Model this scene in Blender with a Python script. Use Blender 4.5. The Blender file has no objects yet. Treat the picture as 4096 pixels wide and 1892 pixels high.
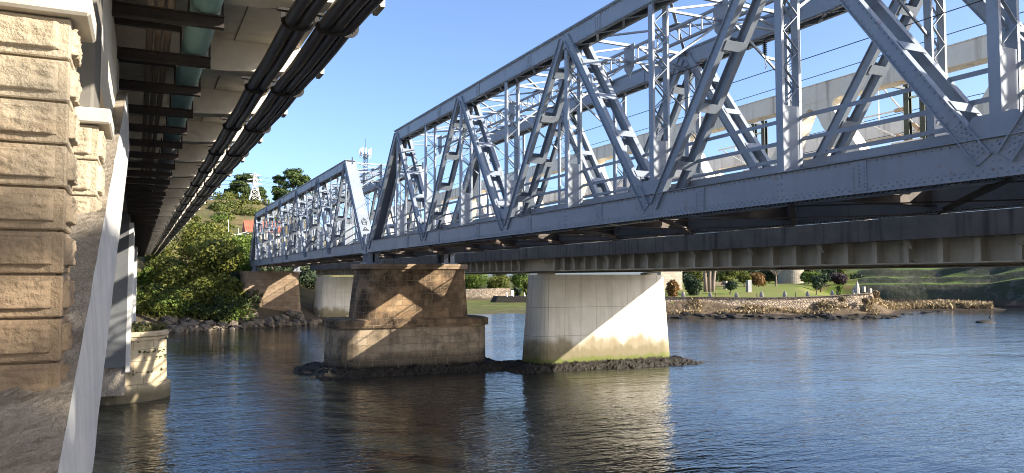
import bpy, math, random
import numpy as np
from mathutils import Vector, Matrix, noise
random.seed(11); rng = np.random.default_rng(11)
S = bpy.context.scene; COL = S.collection
R = math.radians
WATER = -5.5                        # river level; the eye of the camera is z = 0, +Y runs along the bridges

# ------------------------------------------------------------------ camera, sky, sun, exposure
YAW, PITCH, FPX = R(25.56), R(3.16), 3080.0
cam = bpy.data.cameras.new('camera'); co = bpy.data.objects.new('camera', cam); COL.objects.link(co)
cam.sensor_width = 36; cam.lens = FPX / 4096 * 36; cam.clip_start = .1; cam.clip_end = 5000
co.rotation_euler = (math.pi / 2 + PITCH, 0, -YAW); S.camera = co
SUN_AZ, SUN_EL = R(131.8), R(24.8)  # azimuth clockwise from +Y
wd = bpy.data.worlds.new('World'); S.world = wd; wd.use_nodes = True
bg = wd.node_tree.nodes['Background']; sk = wd.node_tree.nodes.new('ShaderNodeTexSky')
sk.sky_type = 'NISHITA'; sk.sun_disc = False; sk.sun_elevation = SUN_EL; sk.sun_rotation = SUN_AZ
sk.air_density = .6; sk.dust_density = 1.9; sk.ozone_density = 3.2
wd.node_tree.links.new(sk.outputs[0], bg.inputs[0]); bg.inputs[1].default_value = .145
sl = bpy.data.lights.new('sun', 'SUN'); so = bpy.data.objects.new('sun', sl); COL.objects.link(so)
sl.energy = 5.0; sl.angle = R(.53); sl.color = (1, .91, .77)
sd = Vector((math.sin(SUN_AZ) * math.cos(SUN_EL), math.cos(SUN_AZ) * math.cos(SUN_EL), math.sin(SUN_EL)))
so.rotation_euler = sd.to_track_quat('Z', 'Y').to_euler(); so.location = (60, -60, 60)
S.render.engine = 'CYCLES'; S.cycles.filter_width = 1.0
S.view_settings.view_transform = 'Standard'; S.view_settings.look = 'None'; S.view_settings.gamma = 1
S.view_settings.exposure = 1.4

def ray(u, v):                      # world direction through a photo pixel (4096 px wide), per metre of depth
    x = (u - 2048) / FPX; y = (946 - v) / FPX; cp, sp = math.cos(PITCH), math.sin(PITCH)
    fz = y * cp + sp; ff = cp - y * sp
    return Vector((x * math.cos(YAW) + ff * math.sin(YAW), -x * math.sin(YAW) + ff * math.cos(YAW), fz))
def at(u, v, d): return ray(u, v) * d
def atD(u, v, d): return at(u * 1.59006, v * 1.59006, d)

# ------------------------------------------------------------------ mesh helpers
OFF = {}
class MB:
    def __init__(s): s.v = []; s.f = []; s.fu = {}; s.m2 = None
    def add(s, vs, fs, uvs=None):
        n = len(s.v); s.v += [tuple(p) for p in vs]
        for i, f in enumerate(fs):
            if uvs: s.fu[len(s.f)] = uvs[i]
            s.f.append(tuple(k + n for k in f))
        return s
    def box(s, x0, x1, y0, y1, z0, z1):
        return s.add([(x0,y0,z0),(x1,y0,z0),(x1,y1,z0),(x0,y1,z0),(x0,y0,z1),(x1,y0,z1),(x1,y1,z1),(x0,y1,z1)],
              [(0,3,2,1),(4,5,6,7),(0,1,5,4),(1,2,6,5),(2,3,7,6),(3,0,4,7)])
    def bar(s, p, q, w, h, up=(0,0,1)):
        p, q, up = Vector(p), Vector(q), Vector(up); e = (q - p).normalized()
        a = e.cross(up)
        if a.length < 1e-4: a = e.cross(Vector((1,0,0)))
        a.normalize(); b = a.cross(e); a = a * (w / 2); b = b * (h / 2)
        return s.add([p-a-b,p+a-b,p+a+b,p-a+b,q-a-b,q+a-b,q+a+b,q-a+b],
              [(0,1,2,3),(7,6,5,4),(0,4,5,1),(1,5,6,2),(2,6,7,3),(3,7,4,0)])
    def tube(s, p, q, r, n=8, r2=None): return s.path([p, q], [r, r if r2 is None else r2], n)
    def path(s, pts, r, n=8):
        pts = [Vector(p) for p in pts]; rs = r if isinstance(r, (list, tuple)) else [r] * len(pts)
        b = len(s.v); vs = []; A = None
        for i, p in enumerate(pts):
            e = (pts[min(i+1, len(pts)-1)] - pts[max(i-1, 0)]).normalized()
            if A is None: A = e.cross(Vector((.13,.31,1))); A.normalize()
            A = (A - e * A.dot(e)).normalized(); B = e.cross(A)
            vs += [p + (A * math.cos(2*math.pi*k/n) + B * math.sin(2*math.pi*k/n)) * rs[i] for k in range(n)]
        fs = [(i*n+k, i*n+(k+1) % n, (i+1)*n+(k+1) % n, (i+1)*n+k) for i in range(len(pts)-1) for k in range(n)]
        fs += [tuple(range(n))[::-1], tuple((len(pts)-1)*n+k for k in range(n))]
        return s.add(vs, fs)
    def ext(s, poly, x0, x1):       # polygon in (y, z) extruded along X
        n = len(poly); vs = [(x0, y, z) for y, z in poly] + [(x1, y, z) for y, z in poly]
        return s.add(vs, [tuple(range(n))[::-1], tuple(range(n, 2*n))] + [(k, (k+1) % n, n+(k+1) % n, n+k) for k in range(n)])
    def loft(s, rings, cap=True):   # rings of equal count; uv = (length round the outline, height)
        n = len(rings[0]); vs = [p for r in rings for p in r]; fs = []; uv = []
        for i in range(len(rings)-1):
            d = 0
            for k in range(n):
                a, b = Vector(rings[i][k]), Vector(rings[i][(k+1) % n]); L = (b-a).length
                z0, z1 = rings[i][k][2], rings[i+1][k][2]
                if abs(z1 - z0) < .05: z1 = z0 + .3
                fs.append((i*n+k, i*n+(k+1) % n, (i+1)*n+(k+1) % n, (i+1)*n+k)); uv.append([(d,z0),(d+L,z0),(d+L,z1),(d,z1)]); d += L
        if cap:
            for q, o in ((0, -1), (len(rings)-1, 1)):
                f = tuple(q*n+k for k in range(n))[::o]; fs.append(f); uv.append([(vs[k][0], vs[k][1]) for k in f])
        return s.add(vs, fs, uv)
    def rivet(s, c, nrm=(-1,0,0), r=.02):
        c, nn = Vector(c), Vector(nrm); a = nn.cross(Vector((.1,.2,1)) if abs(nn.z) < .9 else Vector((1,0,0))).normalized(); b = nn.cross(a)
        vs = [c + (a*math.cos(k*math.pi/3) + b*math.sin(k*math.pi/3)) * r for k in range(6)] + \
             [c + nn*r*.62 + (a*math.cos(k*math.pi/3) + b*math.sin(k*math.pi/3)) * r*.6 for k in range(6)]
        return s.add(vs, [(k, (k+1) % 6, 6+(k+1) % 6, 6+k) for k in range(6)] + [tuple(range(6, 12))])
    def rock(s, c, r, seed=0, sub=2, sq=(1,1,1), rough=.35):
        vs, fs = ico(sub); o = Vector((seed*3.7, seed*1.3, seed*.7)); out = []
        for p in vs:
            p = Vector(p); d = 1 + rough*noise.noise(p*1.3+o)*1.5 + rough*.5*noise.noise(p*3+o)
            out.append((c[0]+p.x*d*r*sq[0], c[1]+p.y*d*r*sq[1], c[2]+p.z*d*r*sq[2]))
        return s.add(out, fs)
    def build(s, name, mat, parent=None, smooth=False, xf=None, bevel=0):
        off = OFF.get(parent.name, Vector((0,0,0))) if parent else Vector((0,0,0))
        v = np.array(s.v, dtype=np.float64).reshape(-1, 3)
        if xf: v = xf(v)
        me = bpy.data.meshes.new(name); me.from_pydata((v - np.array(off)).tolist(), [], s.f)
        me.materials.append(mat)
        if s.m2:                        # faces from index m2[0] on carry a second material
            me.materials.append(s.m2[1]); me.polygons.foreach_set('material_index', [int(i >= s.m2[0]) for i in range(len(me.polygons))])
        if smooth: me.polygons.foreach_set('use_smooth', [True] * len(me.polygons))
        uvl = me.uv_layers.new(name='UVMap'); nl = len(me.loops)
        li = np.zeros(nl, dtype=np.int32); me.loops.foreach_get('vertex_index', li)
        npoly = len(me.polygons); nr = np.zeros(npoly*3); me.polygons.foreach_get('normal', nr); nr = np.abs(nr.reshape(-1, 3))
        ls = np.zeros(npoly, dtype=np.int32); me.polygons.foreach_get('loop_total', ls)
        ax = np.repeat(np.argmax(nr, 1), ls); P = v[li]
        uv = np.where((ax == 0)[:, None], P[:, [1,2]], np.where((ax == 1)[:, None], P[:, [0,2]], P[:, [0,1]]))
        if s.fu:
            st = np.concatenate([[0], np.cumsum(ls)[:-1]])
            for fi, q in s.fu.items(): uv[st[fi]:st[fi]+len(q)] = q
        uvl.data.foreach_set('uv', uv.astype(np.float32).ravel())
        o = bpy.data.objects.new(name, me); COL.objects.link(o)
        if parent: o.parent = parent; OFF[o.name] = off
        if bevel:
            m = o.modifiers.new('bevel', 'BEVEL'); m.width = bevel; m.segments = 1; m.limit_method = 'ANGLE'
        return o
_ICO = {}
def ico(sub):
    if sub not in _ICO:
        import bmesh
        bm = bmesh.new(); bmesh.ops.create_icosphere(bm, subdivisions=sub, radius=1)
        bm.verts.ensure_lookup_table(); _ICO[sub] = ([tuple(v.co) for v in bm.verts], [tuple(v.index for v in f.verts) for f in bm.faces]); bm.free()
    return _ICO[sub]
def tag(o, label, cat, group=None):
    o['label'] = label; o['category'] = cat
    if group: o['group'] = group
    return o
def struct(o): o['kind'] = 'structure'; return o
def thing(name, loc, label, cat, group=None):
    o = bpy.data.objects.new(name, None); COL.objects.link(o); o.location = loc; o.empty_display_size = .2
    OFF[o.name] = Vector(loc); return tag(o, label, cat, group)
def copy_tree(o, loc=None, parent=None, rz=None, sc=None):
    c = o.copy(); COL.objects.link(c)
    if parent: c.parent = parent
    if loc is not None: c.location = loc
    if rz is not None: c.rotation_euler.z = rz
    if sc is not None: c.scale = (sc, sc, sc) if not isinstance(sc, tuple) else sc
    for ch in o.children: copy_tree(ch, None, c)
    return c
def leaves(name, mat, pts, nrm, size, parent=None, asp=1.0):
    n = len(pts); pts = np.asarray(pts); nrm = np.asarray(nrm) + 1e-6
    nrm = nrm / np.linalg.norm(nrm, axis=1)[:, None]
    t = rng.normal(size=(n, 3)); t -= nrm * (t*nrm).sum(1)[:, None]; t /= np.linalg.norm(t, axis=1)[:, None]
    b = np.cross(nrm, t); sz = (np.asarray(size) * rng.uniform(.6, 1.3, n))[:, None]
    t = t*sz*asp; b = b*sz
    v = np.stack([pts-t*.5, pts-b*.35+nrm*sz*.1, pts+t*.6, pts+b*.35-nrm*sz*.1], 1).reshape(-1, 3)
    off = np.array(OFF.get(parent.name, (0,0,0))) if parent else np.zeros(3)
    me = bpy.data.meshes.new(name); me.vertices.add(4*n); me.vertices.foreach_set('co', (v-off).astype(np.float32).ravel())
    me.loops.add(4*n); me.loops.foreach_set('vertex_index', np.arange(4*n, dtype=np.int32))
    me.polygons.add(n); me.polygons.foreach_set('loop_start', np.arange(0, 4*n, 4, dtype=np.int32))
    me.polygons.foreach_set('loop_total', np.full(n, 4, dtype=np.int32)); me.update(); me.validate()
    me.materials.append(mat); o = bpy.data.objects.new(name, me); COL.objects.link(o)
    if parent: o.parent = parent; OFF[o.name] = Vector(off)
    return o
def rrect(x0, x1, y0, y1, r, z, n=6):   # rounded rectangle outline
    out = []
    for cx, cy, a0 in ((x1-r, y0+r, -90), (x1-r, y1-r, 0), (x0+r, y1-r, 90), (x0+r, y0+r, 180)):
        for k in range(n+1):
            a = R(a0 + 90*k/n); out.append((cx + r*math.cos(a), cy + r*math.sin(a), z))
    return out

# ------------------------------------------------------------------ materials
def node(nt, typ, **kw):
    n = nt.nodes.new(typ)
    for k, v in kw.items():
        if k in n.inputs: n.inputs[k].default_value = v
        else: setattr(n, k, v)
    return n
def mat0(name):
    m = bpy.data.materials.new(name); m.use_nodes = True
    return m, m.node_tree, m.node_tree.nodes['Principled BSDF']
def rgba(c): return (c[0], c[1], c[2], 1)
def coords(nt, kind='Object', scale=(1,1,1)):
    tc = node(nt, 'ShaderNodeTexCoord'); mp = node(nt, 'ShaderNodeMapping'); mp.inputs['Scale'].default_value = scale
    nt.links.new(tc.outputs[kind], mp.inputs[0]); return mp.outputs[0]
def noisef(nt, vec, scale, detail=4, lo=.35, hi=.65, rough=.6):
    n = node(nt, 'ShaderNodeTexNoise'); n.inputs['Scale'].default_value = scale; n.inputs['Detail'].default_value = detail; n.inputs['Roughness'].default_value = rough
    nt.links.new(vec, n.inputs['Vector'])
    r = node(nt, 'ShaderNodeMapRange'); r.inputs[1].default_value = lo; r.inputs[2].default_value = hi; nt.links.new(n.outputs[0], r.inputs[0])
    return r.outputs[0]
def mix(nt, f, a, b, typ='MIX'):
    m = node(nt, 'ShaderNodeMix', data_type='RGBA', blend_type=typ); m.clamp_factor = True
    for s, x in ((0, f), (6, a), (7, b)):
        if isinstance(x, (int, float)): m.inputs[s].default_value = x
        elif isinstance(x, (tuple, list)): m.inputs[s].default_value = rgba(x)
        else: nt.links.new(x, m.inputs[s])
    return m.outputs[2]
def mul(nt, a, b, op='MULTIPLY'):
    m = node(nt, 'ShaderNodeMath', operation=op)
    for i, x in enumerate((a, b)):
        if isinstance(x, (int, float)): m.inputs[i].default_value = x
        else: nt.links.new(x, m.inputs[i])
    return m.outputs[0]
def bumpn(nt, bs, h, strength, dist=.02):
    b = node(nt, 'ShaderNodeBump'); b.inputs['Strength'].default_value = strength; b.inputs['Distance'].default_value = dist
    nt.links.new(h, b.inputs['Height']); nt.links.new(b.outputs[0], bs.inputs['Normal']); return b
def zfac(nt, z0, z1, amp=.25, nsc=1.2, jit=(1,1,.5)):   # 1 below z0, 0 above z1, edge broken by noise; world height
    g = node(nt, 'ShaderNodeNewGeometry'); sp = node(nt, 'ShaderNodeSeparateXYZ'); nt.links.new(g.outputs['Position'], sp.inputs[0])
    mp = node(nt, 'ShaderNodeMapping'); mp.inputs['Scale'].default_value = jit; nt.links.new(g.outputs['Position'], mp.inputs[0])
    n = node(nt, 'ShaderNodeTexNoise'); n.inputs['Scale'].default_value = nsc; n.inputs['Detail'].default_value = 6; nt.links.new(mp.outputs[0], n.inputs['Vector'])
    z = mul(nt, sp.outputs[2], mul(nt, mul(nt, n.outputs[0], .5, 'SUBTRACT'), 4*amp), 'ADD')
    r = node(nt, 'ShaderNodeMapRange', interpolation_type='SMOOTHSTEP'); r.inputs[1].default_value = z0; r.inputs[2].default_value = z1; r.inputs[3].default_value = 1; r.inputs[4].default_value = 0
    nt.links.new(z, r.inputs[0]); return r.outputs[0]
def surf(name, c1, c2, sc=1.5, rough=.75, bump=.2, bsc=25, metal=0, streak=None, spots=None, bd=.01, zst=(), spec=.3, lohi=(.35,.65)):
    m, nt, bs = mat0(name); vec = coords(nt)
    col = mix(nt, noisef(nt, vec, sc, 6, *lohi), c1, c2)
    col = mix(nt, mul(nt, noisef(nt, vec, sc*9, 5, .3, .7), .25), col, tuple(x*.7 for x in c1))
    if streak:                                   # (colour, amount, scale): vertical run marks
        col = mix(nt, mul(nt, noisef(nt, coords(nt, 'Object', (1,1,.06)), streak[2], 4, .52, .72), streak[1]), col, streak[0])
    if spots:                                    # (colour, scale, lo, hi)
        col = mix(nt, noisef(nt, vec, spots[1], 6, spots[2], spots[3]), col, spots[0])
    for z0, z1, c, k, a in zst: col = mix(nt, mul(nt, zfac(nt, z0, z1, a), k), col, c)
    nt.links.new(col, bs.inputs['Base Color']); bs.inputs['Roughness'].default_value = rough; bs.inputs['Metallic'].default_value = metal
    bs.inputs['Specular IOR Level'].default_value = spec
    if bump: bumpn(nt, bs, noisef(nt, vec, bsc, 6, 0, 1, .65), bump, bd)
    return m
def masonry(name, c1, c2, mortar, bw, bh, msz=.012, bump=.6, zst=(), spots=None, vor=0, bd=.05, streak=None, off=.5, wob_=.09, squash=1.0):
    m, nt, bs = mat0(name); vec = coords(nt); uvv = coords(nt, 'UV')
    wob = node(nt, 'ShaderNodeTexNoise'); wob.inputs['Scale'].default_value = 1.6; nt.links.new(uvv, wob.inputs['Vector'])
    ad = node(nt, 'ShaderNodeVectorMath', operation='MULTIPLY_ADD'); ad.inputs[1].default_value = (wob_*bh/.4, wob_*bh/.4, 0)
    nt.links.new(wob.outputs[1], ad.inputs[0]); nt.links.new(uvv, ad.inputs[2])
    if vor:
        v = node(nt, 'ShaderNodeTexVoronoi', feature='DISTANCE_TO_EDGE'); v.inputs['Scale'].default_value = 1/bh; v.inputs['Randomness'].default_value = vor
        v2 = node(nt, 'ShaderNodeTexVoronoi'); v2.inputs['Scale'].default_value = 1/bh; v2.inputs['Randomness'].default_value = vor
        mp = node(nt, 'ShaderNodeMapping'); mp.inputs['Scale'].default_value = (bh/bw, 1, 1); nt.links.new(ad.outputs[0], mp.inputs[0])
        nt.links.new(mp.outputs[0], v.inputs['Vector']); nt.links.new(mp.outputs[0], v2.inputs['Vector'])
        r = node(nt, 'ShaderNodeMapRange'); r.inputs[1].default_value = .0; r.inputs[2].default_value = msz/bh*2.2; r.inputs[3].default_value = 1; r.inputs[4].default_value = 0
        nt.links.new(v.outputs[0], r.inputs[0]); fac = r.outputs[0]
        sx = node(nt, 'ShaderNodeSeparateColor'); nt.links.new(v2.outputs['Color'], sx.inputs[0]); rnd = sx.outputs[0]
    else:
        b = node(nt, 'ShaderNodeTexBrick'); b.offset = off; b.squash = squash; b.squash_frequency = 3; b.offset_frequency = 2; b.inputs['Scale'].default_value = 1; b.inputs['Brick Width'].default_value = bw; b.inputs['Row Height'].default_value = bh
        b.inputs['Mortar Size'].default_value = msz; b.inputs['Mortar Smooth'].default_value = .3
        b.inputs['Color1'].default_value = (0,0,0,1); b.inputs['Color2'].default_value = (1,1,1,1); b.inputs['Mortar'].default_value = (.5,.5,.5,1)
        nt.links.new(ad.outputs[0], b.inputs['Vector']); fac = b.outputs['Fac']; rnd = b.outputs['Color']
    col = mix(nt, rnd, c1, c2)
    col = mix(nt, mul(nt, noisef(nt, vec, 2.2, 8, .3, .7), .55), col, tuple(x*.55 for x in c1))
    if spots: col = mix(nt, noisef(nt, vec, spots[1], 8, spots[2], spots[3]), col, spots[0])
    if streak: col = mix(nt, mul(nt, noisef(nt, coords(nt, 'Object', (1,1,.08)), streak[2], 5, .5, .7), streak[1]), col, streak[0])
    for z0, z1, c, k, a in zst: col = mix(nt, mul(nt, zfac(nt, z0, z1, a), k), col, c)
    col = mix(nt, mul(nt, fac, .8), col, mortar)
    nt.links.new(col, bs.inputs['Base Color']); bs.inputs['Roughness'].default_value = .9; bs.inputs['Specular IOR Level'].default_value = .2
    h = mul(nt, mul(nt, noisef(nt, vec, 14, 8, 0, 1, .7), .35), mul(nt, fac, -.6), 'ADD'); h = mul(nt, h, mul(nt, rnd, .25), 'ADD')
    bumpn(nt, bs, h, bump, bd); return m
def leafmat(name, cols, trans=.3, nsc=.35):
    m, nt, bs = mat0(name); g = node(nt, 'ShaderNodeNewGeometry'); vec = coords(nt)
    rp = node(nt, 'ShaderNodeValToRGB'); el = rp.color_ramp.elements
    while len(el) < len(cols): el.new(.5)
    for i, c in enumerate(cols): el[i].position = i/(len(cols)-1); el[i].color = rgba(c)
    f = mul(nt, mul(nt, g.outputs['Random Per Island'], .55), mul(nt, noisef(nt, vec, nsc, 3, .3, .7), .45), 'ADD')
    nt.links.new(f, rp.inputs[0]); nt.links.new(rp.outputs[0], bs.inputs['Base Color']); bs.inputs['Roughness'].default_value = .65; bs.inputs['Specular IOR Level'].default_value = .25
    if trans:
        t = node(nt, 'ShaderNodeBsdfTranslucent'); nt.links.new(rp.outputs[0], t.inputs[0]); mx = node(nt, 'ShaderNodeMixShader'); mx.inputs[0].default_value = trans
        out = nt.nodes['Material Output']; nt.links.new(bs.outputs[0], mx.inputs[1]); nt.links.new(t.outputs[0], mx.inputs[2]); nt.links.new(mx.outputs[0], out.inputs[0])
    return m
M = {}
M['steel'] = surf('truss_paint', (.215,.25,.295), (.265,.297,.34), .7, .5, .06, 30, streak=((.22,.21,.20), .4, 3.0), spots=((.17,.09,.05), 2.3, .63, .78), bd=.004, spec=.4)
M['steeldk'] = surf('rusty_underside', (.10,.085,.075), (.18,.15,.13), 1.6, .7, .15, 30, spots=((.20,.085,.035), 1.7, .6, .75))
M['rivdk'] = surf('dark_rivet_iron', (.03,.028,.028), (.06,.05,.045), 3, .7, .1)
M['white'] = surf('white_bridge_paint', (.86,.775,.62), (.91,.83,.68), .4, .55, .05, 20, streak=((.36,.28,.20), .75, 2.6), spots=((.35,.15,.06), .8, .72, .80), spec=.35)
M['grd'] = surf('beige_girder_paint', (.52,.465,.375), (.60,.54,.44), .6, .6, .05, 20, streak=((.2,.17,.14), .4, 2.0))
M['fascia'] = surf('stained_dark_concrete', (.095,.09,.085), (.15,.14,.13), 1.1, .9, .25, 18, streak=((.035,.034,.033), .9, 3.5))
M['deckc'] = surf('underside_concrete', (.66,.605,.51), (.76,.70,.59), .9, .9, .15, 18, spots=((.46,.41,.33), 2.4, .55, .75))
M['beamc'] = surf('edge_beam_concrete', (.50,.46,.38), (.58,.54,.46), 1.3, .9, .15, 18, streak=((.25,.2,.15), .4, 4))
M['rough'] = surf('rough_render', (.29,.25,.20), (.41,.36,.29), 1.7, .95, 1.0, 14, spots=((.17,.14,.105), 3.0, .52, .72), bd=.06)
M['smoothc'] = surf('smooth_grey_concrete', (.20,.20,.20), (.25,.25,.245), .6, .8, .08, 14)
M['jacket'] = surf('white_plaster', (.47,.47,.46), (.61,.60,.57), 2, .8, .35, 6, streak=((.36,.35,.32), .6, 6), bd=.03)
M['pierc'] = None
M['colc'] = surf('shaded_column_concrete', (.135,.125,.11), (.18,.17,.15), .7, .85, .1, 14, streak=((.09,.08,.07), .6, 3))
M['slate'] = surf('slate_grey_concrete', (.095,.10,.105), (.135,.14,.145), .7, .75, .08, 14)
M['black'] = surf('black_plastic_duct', (.028,.024,.022), (.045,.038,.034), 1.4, .38, .03, 30, spec=.5)
M['clamp'] = surf('black_iron', (.015,.014,.014), (.03,.028,.026), 3, .6, .1)
M['bracket'] = surf('dark_bracket_steel', (.035,.028,.026), (.06,.05,.045), 2, .7, .15, spots=((.10,.05,.03), 3, .62, .8))
M['teal'] = surf('teal_water_main', (.25,.42,.39), (.31,.49,.45), 1.1, .55, .05, 14, streak=((.06,.14,.14), .4, 2))
M['tealdk'] = surf('unpainted_pipe_length', (.14,.15,.16), (.19,.2,.21), 1.1, .6, .05)
M['clay'] = surf('lagged_conduit', (.33,.25,.18), (.42,.33,.25), 3, .9, .5, 14, bd=.02)
M['weed'] = surf('weedy_rock', (.014,.012,.009), (.032,.026,.018), 2.2, .75, 1.0, 7, spots=((.07,.052,.028), 2.5, .64, .78), bd=.1)
M['stone'] = surf('bank_boulder', (.13,.105,.08), (.23,.19,.145), 1.1, .9, .6, 6, spots=((.06,.05,.04), 1.6, .55, .7), bd=.06)
M['stonel'] = surf('pale_standing_stone', (.30,.27,.23), (.38,.35,.30), 2, .9, .4, 8)
M['bark'] = surf('bark', (.10,.075,.055), (.17,.13,.1), 3, .95, .8, 12, bd=.03)
M['pinebark'] = surf('pine_bark', (.19,.145,.115), (.27,.21,.17), 3, .95, .8, 10, bd=.03)
M['iron'] = surf('galvanised_steel', (.42,.42,.42), (.5,.5,.5), 2, .45, .05, metal=.3)
M['pylon'] = surf('pylon_paint', (.60,.60,.58), (.7,.7,.68), 1, .5, 0)
M['insul'] = surf('dark_green_mast', (.012,.022,.02), (.03,.045,.04), 2, .5, .05)
M['green'] = surf('pale_green_insulator', (.28,.38,.28), (.35,.45,.34), 2, .5, .0)
M['tile'] = surf('red_roof_sheet', (.36,.10,.06), (.46,.15,.09), 1, .7, .1)
M['plaster'] = surf('cream_wall', (.55,.52,.44), (.62,.58,.5), 1, .9, .1)
M['ant'] = surf('antenna_shell', (.75,.75,.74), (.8,.8,.8), 1, .5, 0)
M['paintbk'] = surf('black_spray_paint', (.02,.02,.022), (.05,.05,.05), 4, .7, 0)
M['pierst'] = masonry('pier_granite', (.25,.16,.09), (.40,.28,.165), (.26,.195,.125), .62, .37, .018, 1.0, bd=.08, spots=((.07,.05,.033), .9, .40, .60), streak=((.05,.036,.026), .75, 1.1), off=.37, wob_=.24, squash=.62,
     zst=((-4.3,-3.7,(.085,.075,.05),.85,.15),(-5.2,-4.9,(.02,.017,.012),.95,.1)))
M['pierlo'] = masonry('pier_rubble', (.31,.235,.155), (.47,.375,.265), (.25,.20,.14), .78, .46, .016, .9, bd=.07, spots=((.11,.085,.06), 1.0, .48, .70), streak=((.07,.055,.04), .6, 1.3), off=.41, wob_=.30, squash=1.5,
     zst=((-4.75,-4.15,(.075,.06,.042),.85,.2),(-5.2,-4.9,(.02,.017,.012),.95,.1)))
M['pierst2'] = masonry('pier_ashlar', (.26,.185,.12), (.35,.26,.175), (.13,.10,.075), .95, .40, .012, .7, bd=.05, spots=((.12,.09,.065), .9, .55, .75),
     zst=((-4.3,-3.7,(.085,.075,.05),.85,.15),(-5.2,-4.9,(.02,.017,.012),.95,.1)))
M['caisst'] = masonry('caisson_ashlar', (.42,.35,.23), (.50,.425,.30), (.17,.14,.09), 1.0, .52, .014, .5, bd=.03, spots=((.2,.16,.09), 1.6, .58, .75), zst=((-5.3,-4.7,(.10,.085,.05),.8,.1),))
M['rubble'] = masonry('river_wall_rubble', (.36,.28,.20), (.54,.44,.33), (.12,.09,.065), .5, .36, .03, .9, vor=1, bd=.12, spots=((.15,.12,.07), .9, .56, .7), zst=((-4.9,-4.1,(.09,.07,.045),.85,.25),))
M['tower'] = masonry('tower_granite', (.30,.26,.20), (.38,.34,.27), (.22,.18,.14), 1.0, .5, .03, .6, bd=.05)
M['pillst'] = surf('pillar_granite', (.42,.35,.25), (.50,.425,.315), 2.2, .92, .7, 38, spots=((.25,.18,.115), 2.8, .54, .74), bd=.035, zst=((-.1,.7,(.215,.145,.085),.8,.25),))  # browner towards the foot: real stain plus shade painted into the colour
def pier_concrete():
    m, nt, bs = mat0('pier_concrete'); vec = coords(nt); uvv = coords(nt, 'UV')
    b = node(nt, 'ShaderNodeTexBrick'); b.offset = 0; b.inputs['Scale'].default_value = 1; b.inputs['Brick Width'].default_value = 1.22; b.inputs['Row Height'].default_value = 1.75; b.inputs['Mortar Size'].default_value = .012
    nt.links.new(uvv, b.inputs['Vector'])
    col = mix(nt, noisef(nt, vec, .8, 7), (.55,.52,.45), (.64,.61,.54))
    col = mix(nt, mul(nt, noisef(nt, coords(nt, 'Object', (1,1,.07)), 2.2, 6, .48, .75), .5), col, (.27,.24,.19))
    col = mix(nt, mul(nt, b.outputs['Fac'], .8), col, (.19,.17,.14))
    col = mix(nt, mul(nt, zfac(nt, -4.1, -3.4, .4, 1.5), .85), col, (.19,.15,.08))
    col = mix(nt, mul(nt, zfac(nt, -4.5, -4.1, .3, 3), .55), col, (.12,.105,.05))
    col = mix(nt, mul(nt, zfac(nt, -5.02, -4.72, .2, 2.2), .8), col, (.10,.125,.02))
    col = mix(nt, zfac(nt, -5.18, -5.02, .1, 4), col, (.02,.016,.012))
    nt.links.new(col, bs.inputs['Base Color']); bs.inputs['Roughness'].default_value = .85; bs.inputs['Specular IOR Level'].default_value = .25
    bumpn(nt, bs, mul(nt, noisef(nt, vec, 9, 8, 0, 1, .7), mul(nt, b.outputs['Fac'], -.5), 'ADD'), .25, .02); return m
M['pierc'] = pier_concrete()
def water_mat():
    m, nt, bs = mat0('river_water'); g = node(nt, 'ShaderNodeNewGeometry')
    bs.inputs['Base Color'].default_value = (.014,.017,.015,1); bs.inputs['Roughness'].default_value = .05; bs.inputs['IOR'].default_value = 1.333
    hs = []
    for rot, sc, amp, det in ((14, (.28,.75,1), .55, 2), (-9, (1.1,3.0,1), .34, 3), (30, (3.6,7.5,1), .15, 2), (5, (.05,.09,1), 1.0, 2)):
        mp = node(nt, 'ShaderNodeMapping'); mp.inputs['Rotation'].default_value = (0, 0, R(25 + rot)); mp.inputs['Scale'].default_value = sc; nt.links.new(g.outputs['Position'], mp.inputs[0])
        n = node(nt, 'ShaderNodeTexNoise'); n.inputs['Scale'].default_value = 1; n.inputs['Detail'].default_value = det; n.inputs['Distortion'].default_value = .4; nt.links.new(mp.outputs[0], n.inputs['Vector'])
        hs.append((n.outputs[0], amp))
    gust = node(nt, 'ShaderNodeMapRange'); gust.inputs[1].default_value = .35; gust.inputs[2].default_value = .6; gust.inputs[3].default_value = .55; gust.inputs[4].default_value = 1.1; nt.links.new(hs[3][0], gust.inputs[0])
    h = mul(nt, mul(nt, mul(nt, hs[0][0], hs[0][1]), mul(nt, hs[1][0], hs[1][1]), 'ADD'), mul(nt, hs[2][0], hs[2][1]), 'ADD')
    bumpn(nt, bs, mul(nt, h, gust.outputs[0]), 1.0, .125); return m
M['water'] = water_mat()
L = {}
L['tree'] = leafmat('broadleaf', ((.030,.045,.010), (.075,.095,.018), (.15,.155,.028), (.22,.19,.04)))
L['gorse'] = leafmat('bank_scrub', ((.035,.05,.012), (.09,.11,.025), (.17,.165,.04)))
L['bright'] = leafmat('bright_scrub', ((.05,.09,.015), (.11,.17,.03), (.20,.22,.04)))
L['pine'] = leafmat('pine_needles', ((.022,.042,.014), (.06,.095,.026), (.12,.15,.04)), .15)
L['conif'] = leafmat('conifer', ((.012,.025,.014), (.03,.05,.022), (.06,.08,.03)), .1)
L['autumn'] = leafmat('autumn_leaf', ((.10,.055,.02), (.2,.11,.04), (.3,.2,.07)))
L['purple'] = leafmat('purple_leaf', ((.03,.02,.025), (.06,.04,.045), (.1,.075,.06)))
L['yellow'] = leafmat('yellow_leaf', ((.15,.11,.02), (.35,.24,.03), (.45,.36,.06)))
L['dry'] = leafmat('dry_grass', ((.14,.10,.05), (.27,.2,.11), (.38,.3,.17)), .2)
L['grass'] = leafmat('tuft_grass', ((.03,.04,.015), (.07,.075,.03), (.13,.11,.05)), .2)

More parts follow.
